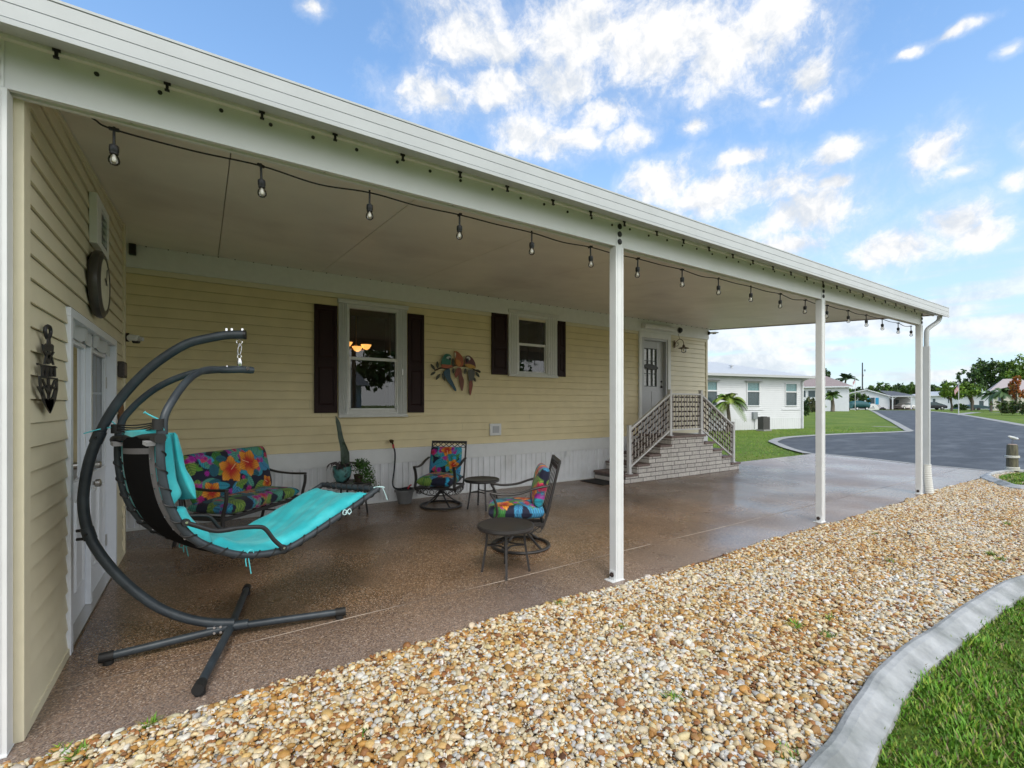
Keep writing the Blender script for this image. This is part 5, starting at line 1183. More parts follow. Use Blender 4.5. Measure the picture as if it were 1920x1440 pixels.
# ------------------------------------------------------------------ garden edging, gravel, grass
cg = [(-3.5,.80),(-1,.78),(.6,.80),(1.4,.86),(1.969,.943),(2.215,.955),(2.483,.995),(2.79,1.037),(3.033,1.068),(3.451,1.084),(3.962,1.073),(4.622,1.065),(5.339,1.037),(5.858,.969),(6.6,.82),(7.6,.55),(8.8,.2),(10.2,-.3)]
def edging(name, path, label, cat, closed=False):
    P = bez([(x, y, 0) for x, y in path], 6, closed); m = MB(); pr = [(0,-.03),(.0,.045),(.012,.066),(.035,.074),(.065,.068),(.11,.042),(.155,.022),(.165,-.03)]; rings = []
    n = len(P)
    for i in range(n):
        t = (P[(i+1) % n]-P[i-1]) if closed else (P[min(i+1, n-1)]-P[max(i-1, 0)]); t.normalize(); nr = Vector((t.y, -t.x, 0)); rings.append([P[i]+nr*a+Vector((0,0,z+.003*math.sin(i*.7+a*20))) for a, z in pr])
    for i in range(n if closed else n-1):
        a, b = rings[i], rings[(i+1) % n]
        for j in range(len(pr)-1): m.quad(a[j], b[j], b[j+1], a[j+1])
    o = m.build(name, mat('edging_concrete', (.37,.375,.37), .8, color2=(.22,.23,.22), nscale=4, noise=.22, bump=.7, bscale=28, thresh=(.46,.66)), smooth=True); tag(o, label, cat); return o
edging('garden_edging', cg, 'pale curving concrete edging between the gravel and the near grass', 'edging')
bed = [(16.2,1.6),(13.9,1.7),(12.6,1.95),(12.3,2.1),(12.75,2.36),(13.3,2.62),(13.62,2.72),(14.1,2.76),(14.7,2.72),(15.3,2.5),(16.4,2.0)]
bed = bed[::-1]
edging('garden_edging', bed, 'pale concrete edging looping round the small grass bed by the wooden piling', 'edging', closed=True)
def inside(px, py, poly):
    poly = np.array(poly); n = len(poly); r = np.zeros(px.shape, bool); j = n-1
    for i in range(n):
        xi, yi, xj, yj = *poly[i], *poly[j]; c = ((yi > py) != (yj > py)) & (px < (xj-xi)*(py-yi)/(yj-yi+1e-12)+xi); r ^= c; j = i
    return r
gpoly = [(-3.5,2.79)]+[(x, 2.785+.02*math.sin(x*1.3)+.012*math.sin(x*4.1)+(.04 if x > 9 else 0)) for x in np.arange(-3, 15.2, .25)]+[(15.1,2.3),(16,1.0),(14,-.5),(10.2,-.3)]+[(x, y) for x, y in cg[::-1][1:]]
m = MB(); m.poly([(x, y, -.012) for x, y in gpoly]); struct(m.build('gravel_bed', mat('gravel_base', (.20,.12,.06), .95, color2=(.34,.26,.16), nscale=40, noise=.4)))
bm = bmesh.new(); bmesh.ops.create_icosphere(bm, subdivisions=2, radius=1); IV = np.array([v.co[:] for v in bm.verts]); IF = np.array([[v.index for v in f.verts] for f in bm.faces]); bm.free()
bm = bmesh.new(); bmesh.ops.create_icosphere(bm, subdivisions=1, radius=1); JV = np.array([v.co[:] for v in bm.verts]); JF = np.array([[v.index for v in f.verts] for f in bm.faces]); bm.free()
def vis(px, py, z=0, mg=60):
    d = px*fx+py*fy; l = px*rx+py*ry; u = 960+F*l/np.maximum(d, .1); v = V0+F*(EYE-z)/np.maximum(d, .1); return (d > .3) & (u > -mg) & (u < 1920+mg) & (v < 1440+mg*2.2)
def rotm(n):
    q = rng.normal(size=(n, 4)); q /= np.linalg.norm(q, axis=1)[:, None]; w, x, y, z = q.T
    return np.stack([1-2*(y*y+z*z),2*(x*y-z*w),2*(x*z+y*w),2*(x*y+z*w),1-2*(x*x+z*z),2*(y*z-x*w),2*(x*z-y*w),2*(y*z+x*w),1-2*(x*x+y*y)], -1).reshape(n, 3, 3)
PAL = np.array([srgb(c) for c in ('e9e6e0','f3f1ee','dcdcdc','e2cfa6','d9b67a','cf9c55','c29352','b07a48','8f6440','e8d9bc','a9744a','c9cbcf','b98d5a','6b4a35','efe2c8','7f7f80')])*.72
PW = np.array([11,10,5,15,15,11,7,4,3.5,13,4,3,8,1,12,.5]); 
def stones(n, near, zz, med=.0112):
    x = rng.uniform(-2.2, 15.4, n); y = rng.uniform(.3, 2.84, n); ok = inside(x, y, gpoly) & vis(x, y); x, y = x[ok], y[ok]
    dep = x*fx+y*fy; ok = (dep < 4.2) if near else (dep >= 4.2); x, y = x[ok], y[ok]; n = len(x)
    s = rng.lognormal(math.log(med), .32, n); s = np.clip(s, .004, .030); sc3 = np.stack([s*rng.uniform(.85,1.5,n), s*rng.uniform(.75,1.1,n), s*rng.uniform(.38,.72,n)], -1)
    TV, TF = (IV, IF) if near and med > .01 else (JV, JF)
    lump = 1+.19*rng.normal(size=(n, len(TV)))*(.6 if near else 1); V = TV[None]*lump[..., None]*sc3[:, None]; Rm = rotm(n)
    tilt = rng.uniform(0, 2*PI, n); flat = rng.random(n) < .82
    cz, sz = np.cos(tilt), np.sin(tilt); tx = rng.normal(0, .35, n); R2 = np.zeros((n,3,3)); ct, st_ = np.cos(tx), np.sin(tx)
    R2[:,0,0] = cz; R2[:,0,1] = -sz*ct; R2[:,0,2] = sz*st_; R2[:,1,0] = sz; R2[:,1,1] = cz*ct; R2[:,1,2] = -cz*st_; R2[:,2,1] = st_; R2[:,2,2] = ct
    Rm[flat] = R2[flat]; V = np.einsum('nij,nkj->nki', Rm, V); 
    mound = .010*np.sin(x*2.1)*np.sin(y*3.7+1)+.006*np.sin(x*9.1+2*np.sin(y*5))*np.sin(y*8.3)
    V += np.stack([x, y, zz+rng.uniform(-.004, .010, n)+mound], -1)[:, None]
    wn = .5+.5*np.sin(x*1.7+2.2*np.sin(y*2.3))*np.cos(y*2.9+x*.6)         # paler and browner drifts
    r = rng.random(n); pw = PW/PW.sum(); lightw = pw*np.where(np.isin(np.arange(16), [0,1,2,11,14,9]), 2.1, .6); warmw = pw*np.where(np.isin(np.arange(16), [0,1,2,11]), .35, 1.15)
    li = rng.choice(16, n, p=lightw/lightw.sum()); wi = rng.choice(16, n, p=warmw/warmw.sum()); ci = np.where(r < wn*.8+.05, li, wi); C = PAL[ci]*rng.uniform(.75, 1.12, (n, 1))*(1+.018*rng.normal(size=(n, 3)))*np.array([1.03, .99, .90])
    return V.reshape(-1, 3), (TF[None]+(np.arange(n)*len(TV))[:, None, None]).reshape(-1, 3), np.repeat(np.clip(C, 0, .95), len(TV), 0)
parts = [stones(150000, True, .004, .0062), stones(120000, True, -.004), stones(110000, True, .009), stones(230000, False, .002)]
off = 0; VV, FF, CC = [], [], []
for V, Fq, C in parts: VV.append(V); FF.append(Fq+off); CC.append(C); off += len(V)
STONE = mat('river_stone', (.5,.4,.3), .55, attr='Col', noise=.16, nscale=55, spec=.4)
tag(fast_mesh('gravel', np.concatenate(VV), np.concatenate(FF), STONE, np.concatenate(CC), smooth=True), kind='stuff')

# grass blades on the near lawn, the bed, weeds in the gravel
def blades(n, xr, yr, test, h=(.05,.10), w=.0042, zz=-.04, lean=.8):
    x = rng.uniform(*xr, n); y = rng.uniform(*yr, n); ok = test(x, y); x, y = x[ok], y[ok]; n = len(x)
    cl = .5+.5*np.sin(x*7.3+3*np.sin(y*5.1))*np.sin(y*8.7+2*np.cos(x*4.3)); hh = rng.uniform(*h, n)*(.65+.6*cl); a = rng.uniform(0, 2*PI, n); ln = rng.uniform(.15, lean, n)*hh; w_ = w*rng.uniform(.6,1.5,n)
    d = np.stack([np.cos(a), np.sin(a)], -1); side = np.stack([-d[:,1], d[:,0]], -1); V = []
    for t, ws in ((0,1.),(.4,1.),(.75,.75),(1.,.08)):
        zc_ = hh*(t-.25*t*t*(ln/hh)**2*1.6); off_ = d*(ln*t**1.8)[:, None]
        for sg in (-1, 1): V.append(np.concatenate([np.stack([x, y], -1)+off_+side*(sg*w_*ws)[:, None], (zz+zc_)[:, None]], 1))
    V = np.stack(V, 1).reshape(-1, 3); b = (np.arange(n)*8)[:, None]; Fq = np.concatenate([b+np.array([[0,1,3,2]]), b+np.array([[2,3,5,4]]), b+np.array([[4,5,7,6]])], 0)
    g = rng.uniform(.6, 1.35, n)[:, None]; base = np.array([[.105,.235,.018]]); yel = np.array([[.26,.33,.045]]); dry = np.array([[.22,.17,.08]]); r = rng.random((n, 1)); C = np.where(r < .66, base, np.where(r < .88, yel, dry))*g*(.75+.5*cl[:, None])
    return V, Fq, np.repeat(C, 8, 0)
cgy = np.array([(x, y) for x, y in cg]); ce = lambda x: np.interp(x, cgy[:,0], cgy[:,1])
BLD = mat('grass_blade', (.1,.2,.03), .5, attr='Col', spec=.3)
BLD.node_tree.nodes['Principled BSDF'].inputs['Subsurface Weight'].default_value = 0
V, Fq, C = blades(210000, (1.6, 9), (-.6, 1.0), lambda x, y: (y < ce(x)-.135-.02*np.sin(x*23)) & vis(x, y, 0, 90), h=(.035,.080))
V2, F2, C2 = blades(9000, (1.6, 7.5), (-.2, 1.05), lambda x, y: (y < ce(x)-.075-.03*np.sin(x*17)**2) & (y > ce(x)-.17) & vis(x, y, 0, 90), h=(.05,.095), lean=1.1)
tag(fast_mesh('grass', np.concatenate([V, V2]), np.concatenate([Fq, F2+len(V)]), BLD, np.concatenate([C, C2])), kind='stuff')
bi = [(x*1.0, y) for x, y in bed]; cx_, cy_ = np.mean([p[0] for p in bed]), np.mean([p[1] for p in bed])
V, Fq, C = blades(26000, (12.2, 16.4), (1.5, 2.8), lambda x, y: inside(x, y, [(cx_+(a-cx_)*.94, cy_+(b-cy_)*.72) for a, b in bed]), h=(.05,.09), w=.006, zz=-.02)
tag(fast_mesh('bed_grass', V, Fq, BLD, C), kind='stuff')
m = MB(); m.poly([(x, y, .012) for x, y in bed]); struct(m.build('bed_soil', LAWN))
m = MB(); m.poly([(x, y-.10, -.006) for x, y in cg]+[(12,-3,-.006),(-3.5,-3,-.006)]); struct(m.build('near_lawn', LAWN))
# short lawn tufts in the middle distance
lawnA = [(10.8,7.3),(15.9,7.3),(17.2,8.6),(18.8,9.9),(20.6,11.1),(24,11.9),(33,10.9),(36,11.3),(46,15.3),(46,24),(34.2,24),(33.6,16.0),(27,17.3),(20,18.4),(11,13)]
V, Fq, C = blades(60000, (10.8, 46), (7.3, 24), lambda x, y: inside(x, y, lawnA) & (rng.random(len(x)) < np.clip(22/(x*fx+y*fy), .1, 1)), h=(.02,.05), w=.006, zz=-.05); C = C*1.1
tag(fast_mesh('lawn_grass', V, Fq, BLD, C), kind='stuff')
# weeds among the stones and along the slab edge
V, Fq, C = [], [], []; off = 0
for (u, v, n, hh) in ((736,1085+960-720+0,0,0),):
    pass
weeds = [(278,1366,22),(148,1424,18),(118,1418,14),(689,1380,20),(1047,1138,16),(1262,1315,18),(1165,1178,12),(1492,1180,24),(1552,1196,30),(1550,1165,14),(1478,1425,26),(1858,1042,30),(1875,1052,14),(1668,1055,10),(1640,1003,14),(1890,985,12)]
for (u, v, n) in weeds:
    x0, y0, _ = G(u, v); a, b, c = blades(n*2, (x0-.035, x0+.035), (y0-.03, y0+.03), lambda x, y: np.ones(len(x), bool), h=(.035,.06), w=.003, zz=.0, lean=1.2)
    V.append(a); Fq.append(b+off); C.append(c); off += len(a)
tag(fast_mesh('weeds', np.concatenate(V), np.concatenate(Fq), BLD, np.concatenate(C)), kind='stuff')

# ------------------------------------------------------------------ wooden piling with a seabird on top
pl = G(1898, 886); pil = thing('piling', 'short weathered wooden piling wrapped with white rope beside the drive', 'post', (pl[0], pl[1], 0))
m = MB(); m.lathe([(.0,-.05),(.105,-.05),(.100,.1),(.094,.45),(.090,.60),(.082,.62),(.0,.625)], (0,0,0), 22); m.build('wood', mat('weathered_wood', (.16,.15,.09), .85, color2=(.07,.065,.05), nscale=6, noise=.3, stretch=(6,6,.5), bump=.6, bscale=30), pil, smooth=True)
m = MB(); m.lathe([(0,.626),(.078,.628),(.07,.632),(0,.633)], (0,0,0), 16); m.build('cut_top', mat('wood_top', (.50,.36,.28), .8, noise=.3, nscale=30), pil)
for z0 in (.055, .335):
    m = MB()
    for k in range(3 if z0 < .1 else 2): m.tube([( (.108)*math.cos(a), .108*math.sin(a), z0+k*.026+.012*a/6.3) for a in np.linspace(0, 2*PI, 22)], .014, 7)
    m.build('rope', mat('rope_white', (.58,.57,.50), .85, noise=.2, nscale=60), pil, smooth=True)
gu = thing('seagull_figure', 'small grey and white seabird figure standing on top of the wooden piling', 'figurine', (pl[0]+.02, pl[1], .633), math.radians(-35)); gu.scale = (.62,.62,.62)
m = MB()
P = bez([(-.16,.0,.285),(-.10,0,.270),(-.02,0,.24),(.06,0,.215),(.11,0,.20),(.135,0,.19)], 6); Rr = [float(np.interp(i/(len(P)-1), [0,.2,.5,.75,.9,1], [.008,.035,.055,.045,.028,.022])) for i in range(len(P))]
m.tube(P, Rr, 14); m.build('body', mat('gull_grey', (.36,.40,.38), .6, color2=(.75,.75,.73), nscale=7), gu, smooth=True)
m = MB(); m.tube(bez([(.12,0,.19),(.15,0,.20),(.18,0,.195),(.21,0,.18)], 5), [.02,.03,.036,.038,.040,.040,.040,.038,.036,.034,.030,.026,.022,.018,.012,.010], 12); m.build('head', mat('gull_white', (.75,.76,.78), .5), gu, smooth=True)
m = MB(); m.tube([(.205,0,.18),(.25,0,.16)], [.010,.003], 8); m.build('beak', mat('beak_orange', (.45,.2,.03), .5), gu)
m = MB(); m.tube([(.0,.012,.20),(-.01,.015,.0)], .005, 6); m.tube([(.01,-.012,.20),(.0,-.015,.0)], .005, 6); m.build('legs', mat('gull_leg', (.10,.08,.07), .6), gu)
# ------------------------------------------------------------------ trees and palms
def crown_mesh(name, blobs, leaf, n, cols, parent, seed=0):
    """many leaf-sized faces gathered in clumps spread through lumpy volumes; blobs: (cx,cy,cz,rx,ry,rz)"""
    r = np.random.default_rng(seed); tot = sum(b[3]*b[5] for b in blobs); P, Cc = [], []
    for b in blobs:
        nb = int(n*b[3]*b[5]/tot); nc = max(6, nb//38); d = r.normal(size=(nc, 3)); d /= np.linalg.norm(d, axis=1)[:, None]; rad = r.uniform(.35, 1.0, nc)**.5
        cc = d*rad[:, None]*np.array(b[3:6]); cc[:, 2] = np.where(cc[:, 2] < -b[5]*.55, cc[:, 2]*.5, cc[:, 2]); i = r.integers(0, nc, nb); q = cc[i]+r.normal(size=(nb, 3))*np.array(b[3:6])*.13+np.array(b[:3]); P.append(q)
        cv = r.uniform(.6, 1.35, nc); Cc.append(cv[i])
    P = np.concatenate(P); cv = np.concatenate(Cc); N_ = len(P); a = r.normal(size=(N_, 3)); a /= np.linalg.norm(a, axis=1)[:, None]; b2 = np.cross(a, r.normal(size=(N_, 3))); b2 /= np.linalg.norm(b2, axis=1)[:, None]
    s = leaf*r.uniform(.5, 1.4, N_)[:, None]; V = np.stack([P-a*s, P+b2*s*.55, P+a*s, P-b2*s*.55], 1).reshape(-1, 3); Fq = np.arange(N_*4).reshape(N_, 4)
    cols = np.array(cols); C = cols[r.integers(0, len(cols), N_)]*(cv*r.uniform(.8, 1.2, N_))[:, None]
    o = fast_mesh(name, V, Fq, LEAFM, np.repeat(np.clip(C, 0, 1), 4, 0)); o.parent = parent; return o
BARK = mat('bark', (.10,.08,.06), .9, noise=.3, nscale=6)
GD = [(.042,.080,.020),(.062,.110,.026),(.032,.062,.020)]; GM = [(.075,.14,.022),(.105,.18,.028),(.052,.11,.02)]; GY = [(.13,.22,.02),(.10,.18,.015),(.18,.27,.035)]; GO = [(.06,.08,.03),(.09,.10,.04),(.11,.10,.04)]
def leafy(name, label, u, d, vtop, halfw, cols, vbase=None, leaf=.22, n=2600, nb=5, cat='tree', group=None, seed=1, low=.35, trunk=True):
    x, y, _ = PD(u, d); z0 = rise(x, y); H = EYE-(vtop-V0)*d/F-z0; Wd = halfw*d/F; r = random.Random(seed)
    t = thing(name, label, cat, (x, y, z0-.05), 0, group); bl = [(0,0,H*(low+(1-low)*.5),Wd*.72,Wd*.65,H*(1-low)*.5)]
    for k in range(nb):
        a = 2*PI*k/nb+r.random(); rr = r.uniform(.34,.5); cz = H*(low+(1-low)*r.uniform(.3,.78)); rz = min(H*(1-low)*r.uniform(.25,.38), H-cz); bl.append((math.cos(a)*Wd*(1-rr), math.sin(a)*Wd*(1-rr), cz, Wd*rr, Wd*rr, rz))
    if trunk:
        m = MB(); m.tube(bez([(0,0,-.1),(.04*H,0,H*.2),(.0,.03*H,H*.45),(.03,.0,H*.75)], 4), [H*.035]*5+[H*.028]*4+[H*.015]*4, 8)
        for k in range(4):
            b = bl[1+k % (len(bl)-1)]; m.tube(bez([(.02*H,0,H*low*.7),(b[0]*.5,b[1]*.5,(H*low+b[2])*.5),(b[0],b[1],b[2])], 4), [H*.018]*4+[H*.010]*5, 6)
        m.build('trunk', BARK, t, smooth=True)
    crown_mesh('crown', bl, leaf, n, cols, t, seed); return t
def palm(label, u, d, vcrown, frond, cols, trunkr=.14, nf=16, seed=1, droop=.55, group=None, leafw=.05, vb=None):
    x, y, _ = PD(u, d); z0 = rise(x, y); H = EYE-(vcrown-V0)*d/F-z0; r = random.Random(seed); t = thing('palm_tree', label, 'palm', (x, y, z0-.05), 0, group)
    m = MB(); m.tube(bez([(0,0,0),(.03*H,.0,H*.4),(.0,.02*H,H*.8),(0,0,H)], 5), [trunkr*(1.25-.5*i/15) for i in range(16)], 9); m.build('trunk', mat('palm_trunk', (.17,.14,.11), .9, noise=.3, nscale=8), t, smooth=True)
    V, Fq, C = [], [], []
    for k in range(nf):
        a = 2*PI*k/nf*1.0+r.uniform(-.2,.2); el = r.uniform(.12, 1.3); L = frond*r.uniform(.85,1.1); dh = Vector((math.cos(a), math.sin(a), 0)); pts = []
        for i in range(15): s = i/14; pts.append(Vector((0,0,H))+dh*(L*s*math.cos(el)*(1-.12*s))+Vector((0,0,L*(s*math.sin(el)-droop*s*s*(1.1+.3*math.cos(el))))))
        g = r.uniform(.7,1.35); col = cols[r.randrange(len(cols))]
        for i in range(1, 14):
            tdir = (pts[i+1]-pts[i-1]).normalized(); sd_ = tdir.cross(Vector((0,0,1))); sd_ = sd_.normalized() if sd_.length > .01 else Vector((-dh.y, dh.x, 0)); ll = L*.22*math.sin(PI*min(.12+.86*i/14, 1))**.7
            for sg in (-1, 1):
                for h_ in (0, .5):
                    p = pts[i].lerp(pts[i+1], h_); e = p+sd_*sg*ll*.8+tdir*ll*.55+Vector((0,0,-ll*.45)); w = tdir*leafw; n0 = len(V); V += [p-w, p+w, e+w*.3, e-w*.3]; Fq.append((n0,n0+1,n0+2,n0+3)); C += [[c*g*(.85 if sg > 0 else 1.1) for c in col]]*4
    o = fast_mesh('crown', np.array([tuple(v) for v in V]), np.array(Fq), LEAFM, np.array(C)); o.parent = t; return t

# ------------------------------------------------------------------ neighbouring houses
WSID = mat('white_siding_far', (.64,.65,.67), .55, noise=.03, nscale=.8); ROOFW = mat('roof_white_metal', (.44,.455,.47), .55, noise=.08, nscale=1.5); ROOFB = mat('roof_brown', (.30,.235,.22), .85, noise=.12, nscale=3, color2=(.24,.19,.18))
ROOFG = mat('roof_charcoal', (.085,.09,.10), .8, noise=.15, nscale=2); WING = mat('far_window', (.05,.075,.085), .15, noise=.3, nscale=3); WINT = mat('far_window_teal', (.13,.24,.25), .2, noise=.3, nscale=4)
def lap(m, x0, x1, y, z0, z1, holes=()):
    siding(m, x0, x1, z0, z1, list(holes), lambda a, o, z: (a, y-o, z), pitch=.13, lip=.018)
# A: long white manufactured home next door
fc = G(1505, 802); ang = math.atan2(-.2, .98)
A = thing('white_house', 'long white neighbouring house with pale hip roof just beyond the lawn', 'house', (fc[0], fc[1], 0), ang)
wn = [(-1.62,-.62,1.50,2.92),(-5.0,-4.0,1.50,2.92),(-8.5,-7.5,1.50,2.92)]
m = MB(); lap(m, -16, 0, 0, .66, 3.3, wn); siding(m, 0, 8, .66, 3.3, [], lambda a, o, z: (o, a, z), pitch=.13, lip=.018); m.quad((-16,8,0),(0,8,0),(0,8,3.3),(-16,8,3.3)); m.build('wall', WSID, A)
m = MB(); x = -16.
while x < -.02: m.box(x, x+.17, -.012, 0, -.05, .66); m.box(x+.17, x+.2, -.004, 0, -.05, .66); x += .2
m.box(0, .012, 0, 8, -.05, .66); m.build('skirting', WSID, A)
m = MB(); m.box(-.11, .03, -.03, .0, -.05, 3.3); m.build('corner_trim', WSID, A)
m = MB(); e = .42; zt, zr = 3.42, 4.62; c = [(-17,-e,zt),(e+.1,-e,zt),(e+.1,8+e,zt),(-17,8+e,zt),(-17,4,zr),(-3.6,4,zr)]
m.add(c, [(0,1,5,4),(1,2,5),(2,3,4,5),(0,3,2,1)]); A_r = m.build('roof', ROOFW, A)
m = MB(); m.box(-17, e+.12, -e-.10, -e, 3.28, 3.43); m.box(e+.12, e+.20, -e-.10, 8+e, 3.28, 3.43); m.build('gutter', mat('gutter_far', (.45,.46,.46), .5), A_r)
m = MB(); m.quad((-17,-e,3.29),(e+.1,-e,3.29),(e+.1,.0,3.29),(-17,.0,3.29)); m.build('soffit', mat('soffit_shade_far', (.22,.22,.22), .7), A_r)  # soffit darkened in colour to stand for the shade under the eave
m = MB(); m.tube([(-4.6,1.6,3.9),(-4.6,1.6,4.15)], .07, 8); m.box(-4.75,-4.45,1.5,1.7,4.12,4.16); m.build('roof_vent', ROOFW, A_r)
for (a, b, z0, z1) in wn:
    m = MB(); zm = (z0+z1)/2+.18
    for q in ((a-.06,a,z0-.06,z1+.06),(b,b+.06,z0-.06,z1+.06),(a,b,z0-.06,z0),(a,b,z1,z1+.06),(a,b,zm-.04,zm+.04)): m.box(q[0], q[1], -.06, .02, q[2], q[3])
    m.box(a-.35, b+.35, -.05, -.01, z0-.30, z0-.25)
    w = m.build('window', WSID, A)
    if b < -3: m = MB(); m.add([(a-.2,-.02,z1+.14),(b+.2,-.02,z1+.14),(b+.2,-.22,z1+.06),(a-.2,-.22,z1+.06),(a-.2,-.02,z1+.09),(b+.2,-.02,z1+.09)], [(0,1,2,3),(3,2,5,4)]); m.build('awning', mat('awning_grey', (.5,.5,.48), .5), w)
    m = MB(); m.quad((a,.0,zm),(b,.0,zm),(b,.0,z1),(a,.0,z1)); m.build('pane', WINT, w); m = MB(); m.quad((a,.002,z0),(b,.002,z0),(b,.002,zm),(a,.002,zm)); m.build('pane', WING, w)
m = MB(); m.box(-.16,-.07,-.12,-.03,.0,3.1); m.tube(bez([(-.11,-.08,3.05),(-.05,-.2,3.2),(.1,-.42,3.3)], 4), .05, 8); m.build('downspout', WSID, A)
m = MB(); m.box(-4.62,-4.25,-.16,-.012,.62,1.08); m.tube([(-4.43,-.08,.62),(-4.43,-.08,0)], .02, 6); m.build('meter_box', mat('meter_grey', (.22,.24,.25), .5), A, bevel=.02)
ac = G(1429, 806.5); t = thing('air_conditioner', 'dark boxy air conditioner unit standing against the white house skirting', 'air conditioner', (ac[0], ac[1]-.1, 0), ang)
m = MB(); m.box(-.27,.27,-.2,.2,.05,.80)
for k in range(12): m.box(-.272,.272,-.207,-.2,.10+k*.055,.125+k*.055)
m.build('casing', mat('ac_dark', (.06,.058,.055), .6), t, bevel=.02); m = MB(); m.lathe([(.0,.80),(.18,.80),(.18,.83),(0,.835)], (0,0,0), 20); m.build('fan_grille', BLACK, t); m = MB(); m.box(-.32,.32,-.28,.28,-.04,.05); m.build('base', CONC2, t)
palm('small palm with drooping yellow green fronds in front of the white house', 1366, 27.5, 752, 1.55, [(.10,.17,.02),(.15,.20,.03),(.07,.13,.02)], .10, 28, 3, .60, leafw=.030)

def simple_house(label, u0, u1, d, vr, ve, wallm, roofm, gable=False, dep=9, wins=(), bz=None, peak=None, name='white_house', tilt=0., ov=.5):
    """facade from column u0 to u1 at depth d; ridge row vr, eave row ve"""
    th0 = math.atan2(u0-960, F)*.92; k1 = (u1-960)/F; l0 = d*(u0-960)/F; w_ = (k1*d-l0)/(math.cos(th0)+k1*math.sin(th0)); a, b = Vector(PD(u0, d)), Vector(PD(u1, d-w_*math.sin(th0))); a.z = b.z = 0; L = (b-a).length; ang = math.atan2(b.y-a.y, b.x-a.x); base = rise(a.x, a.y); s = d/F
    t = thing(name, label, 'house', (a.x, a.y, base-.05), ang); ze = EYE-(ve-V0)*s-base+.05; zr = EYE-(vr-V0)*s-base+.05; pk = L*(peak if peak else .5)
    hs_ = [(((p-u0)/(u1-u0))*L, ((q-u0)/(u1-u0))*L, EYE-(z0-V0)*s-base+.05, EYE-(z1-V0)*s-base+.05, c) for (p, q, z0, z1, c) in wins]
    m = MB(); lap(m, 0, L, 0, 0, ze, [h[:4] for h in hs_]); m.quad((L,0,0),(L,dep,0),(L,dep,ze),(L,0,ze)); m.quad((0,0,0),(0,dep,0),(0,dep,ze),(0,0,ze)); m.quad((0,dep,0),(L,dep,0),(L,dep,ze),(0,dep,ze))
    if gable: m.poly([(0,-.0,ze),(L,-.0,ze),(pk,-.0,zr)])
    m.build('wall', wallm, t)
    m = MB()
    if gable:
        th = .14
        for (xa, za, xb, zb) in ((-ov, ze-ov*(zr-ze)/pk, pk, zr), (pk, zr, L+ov, ze-ov*(zr-ze)/(L-pk))): m.extrude_profile([(xa,za),(xb,zb),(xb,zb+th),(xa,za+th)], 'y', -.35, dep)
        rf = m.build('roof', roofm, t); m = MB()
        for (xa, za, xb, zb) in ((-ov, ze-ov*(zr-ze)/pk, pk, zr), (pk, zr, L+ov, ze-ov*(zr-ze)/(L-pk))): m.extrude_profile([(xa,za-.05),(xb,zb-.05),(xb,zb+th+.03),(xa,za+th+.03)], 'y', -.42, -.352)
        m.build('fascia', WSID, rf)
    else:
        h2 = dep/2; hx = min(h2, L*.3); c = [(-ov,-ov,ze),(L+ov,-ov,ze),(L+ov,dep+ov,ze),(-ov,dep+ov,ze),(hx,h2,zr),(L-hx,h2,zr)]; m.add(c, [(0,1,5,4),(1,2,5),(2,3,4,5),(3,0,4),(0,3,2,1)]); rf = m.build('roof', roofm, t)
        m = MB(); m.box(-ov-.02, L+ov+.02, -ov-.06, -ov-.0, ze-.2, ze+.02); m.build('fascia', WSID, rf)
    for (p, q, z0, z1, c) in hs_:
        z0, z1 = min(z0, z1), max(z0, z1)
        m = MB(); m.box(p-.06,p,-.06,.02,z0,z1); m.box(q,q+.06,-.06,.02,z0,z1); m.box(p-.06,q+.06,-.06,.02,z1,z1+.07); m.box(p-.06,q+.06,-.06,.02,z0-.07,z0); w = m.build('window', WSID, t); m = MB(); m.quad((p,.01,z0),(q,.01,z0),(q,.01,z1),(p,.01,z1)); m.build('pane', WING, w)
    return t, L, ze, zr
fixw = lambda ws: [(a, b, max(c, d), min(c, d), e) for a, b, c, d, e in ws]
tB, *_ = simple_house('white house with brown shingle hip roof seen beyond the corner of the near white house', 1470, 1592, 84, 703, 726, WSID, ROOFB, wins=fixw([(1507,1512,733,745,0),(1517,1530,733,745,0),(1552,1560,733,745,0)]), dep=11, name='brown_roof_house')
tC, LC, zeC, zrC = simple_house('white gabled house with blue shutters and open carport far down the road', 1563, 1668, 112, 732, 744, WSID, ROOFG, gable=True, peak=.6, wins=fixw([(1633,1641,746,757,0)]), dep=12, name='gabled_house')
sC = LC/105
for uu in (1630.5, 1645.5):
    x = (uu-1563)*sC; m = MB(); m.box(x-.30, x+.30, -.06, -.02, 1.2, 2.75); m.build('shutter', mat('shutter_blue', (.02,.30,.52), .5), tC)
# its carport
x1 = (1720-1563)*sC; m = MB(); m.box(LC+.1, x1, -.8, 9, 2.95, 3.12); m.build('carport_roof', WSID, tC)
m = MB(); m.add([(LC,-.0,3.14),(x1-.5,-.0,3.14),(x1-3.5,8,4.4),(LC-1,8,4.6)], [(0,1,2,3)]); m.build('carport_roof_slope', ROOFG, tC)
for xx in (LC+.45, (1705-1563)*sC): 
    m = MB(); m.box(xx-.11, xx+.11, -.7, -.5, 0, 2.95); m.bar((xx-.1,-.6,2.4),(xx-.75,-.6,2.95),.1); m.bar((xx+.1,-.6,2.4),(xx+.75,-.6,2.95),.1); m.build('carport_post', WSID, tC)
m = MB(); m.quad((LC,8.5,0),(x1,8.5,0),(x1,8.5,3),(LC,8.5,3)); m.build('carport_back_wall', mat('carport_grey', (.35,.35,.36), .7), tC)
for k, xx in enumerate((LC+1.6, LC+2.5)): m = MB(); m.box(xx-.3, xx+.3, 8.4, 8.48, 1.0, 2.3); m.build('window', WING, tC)
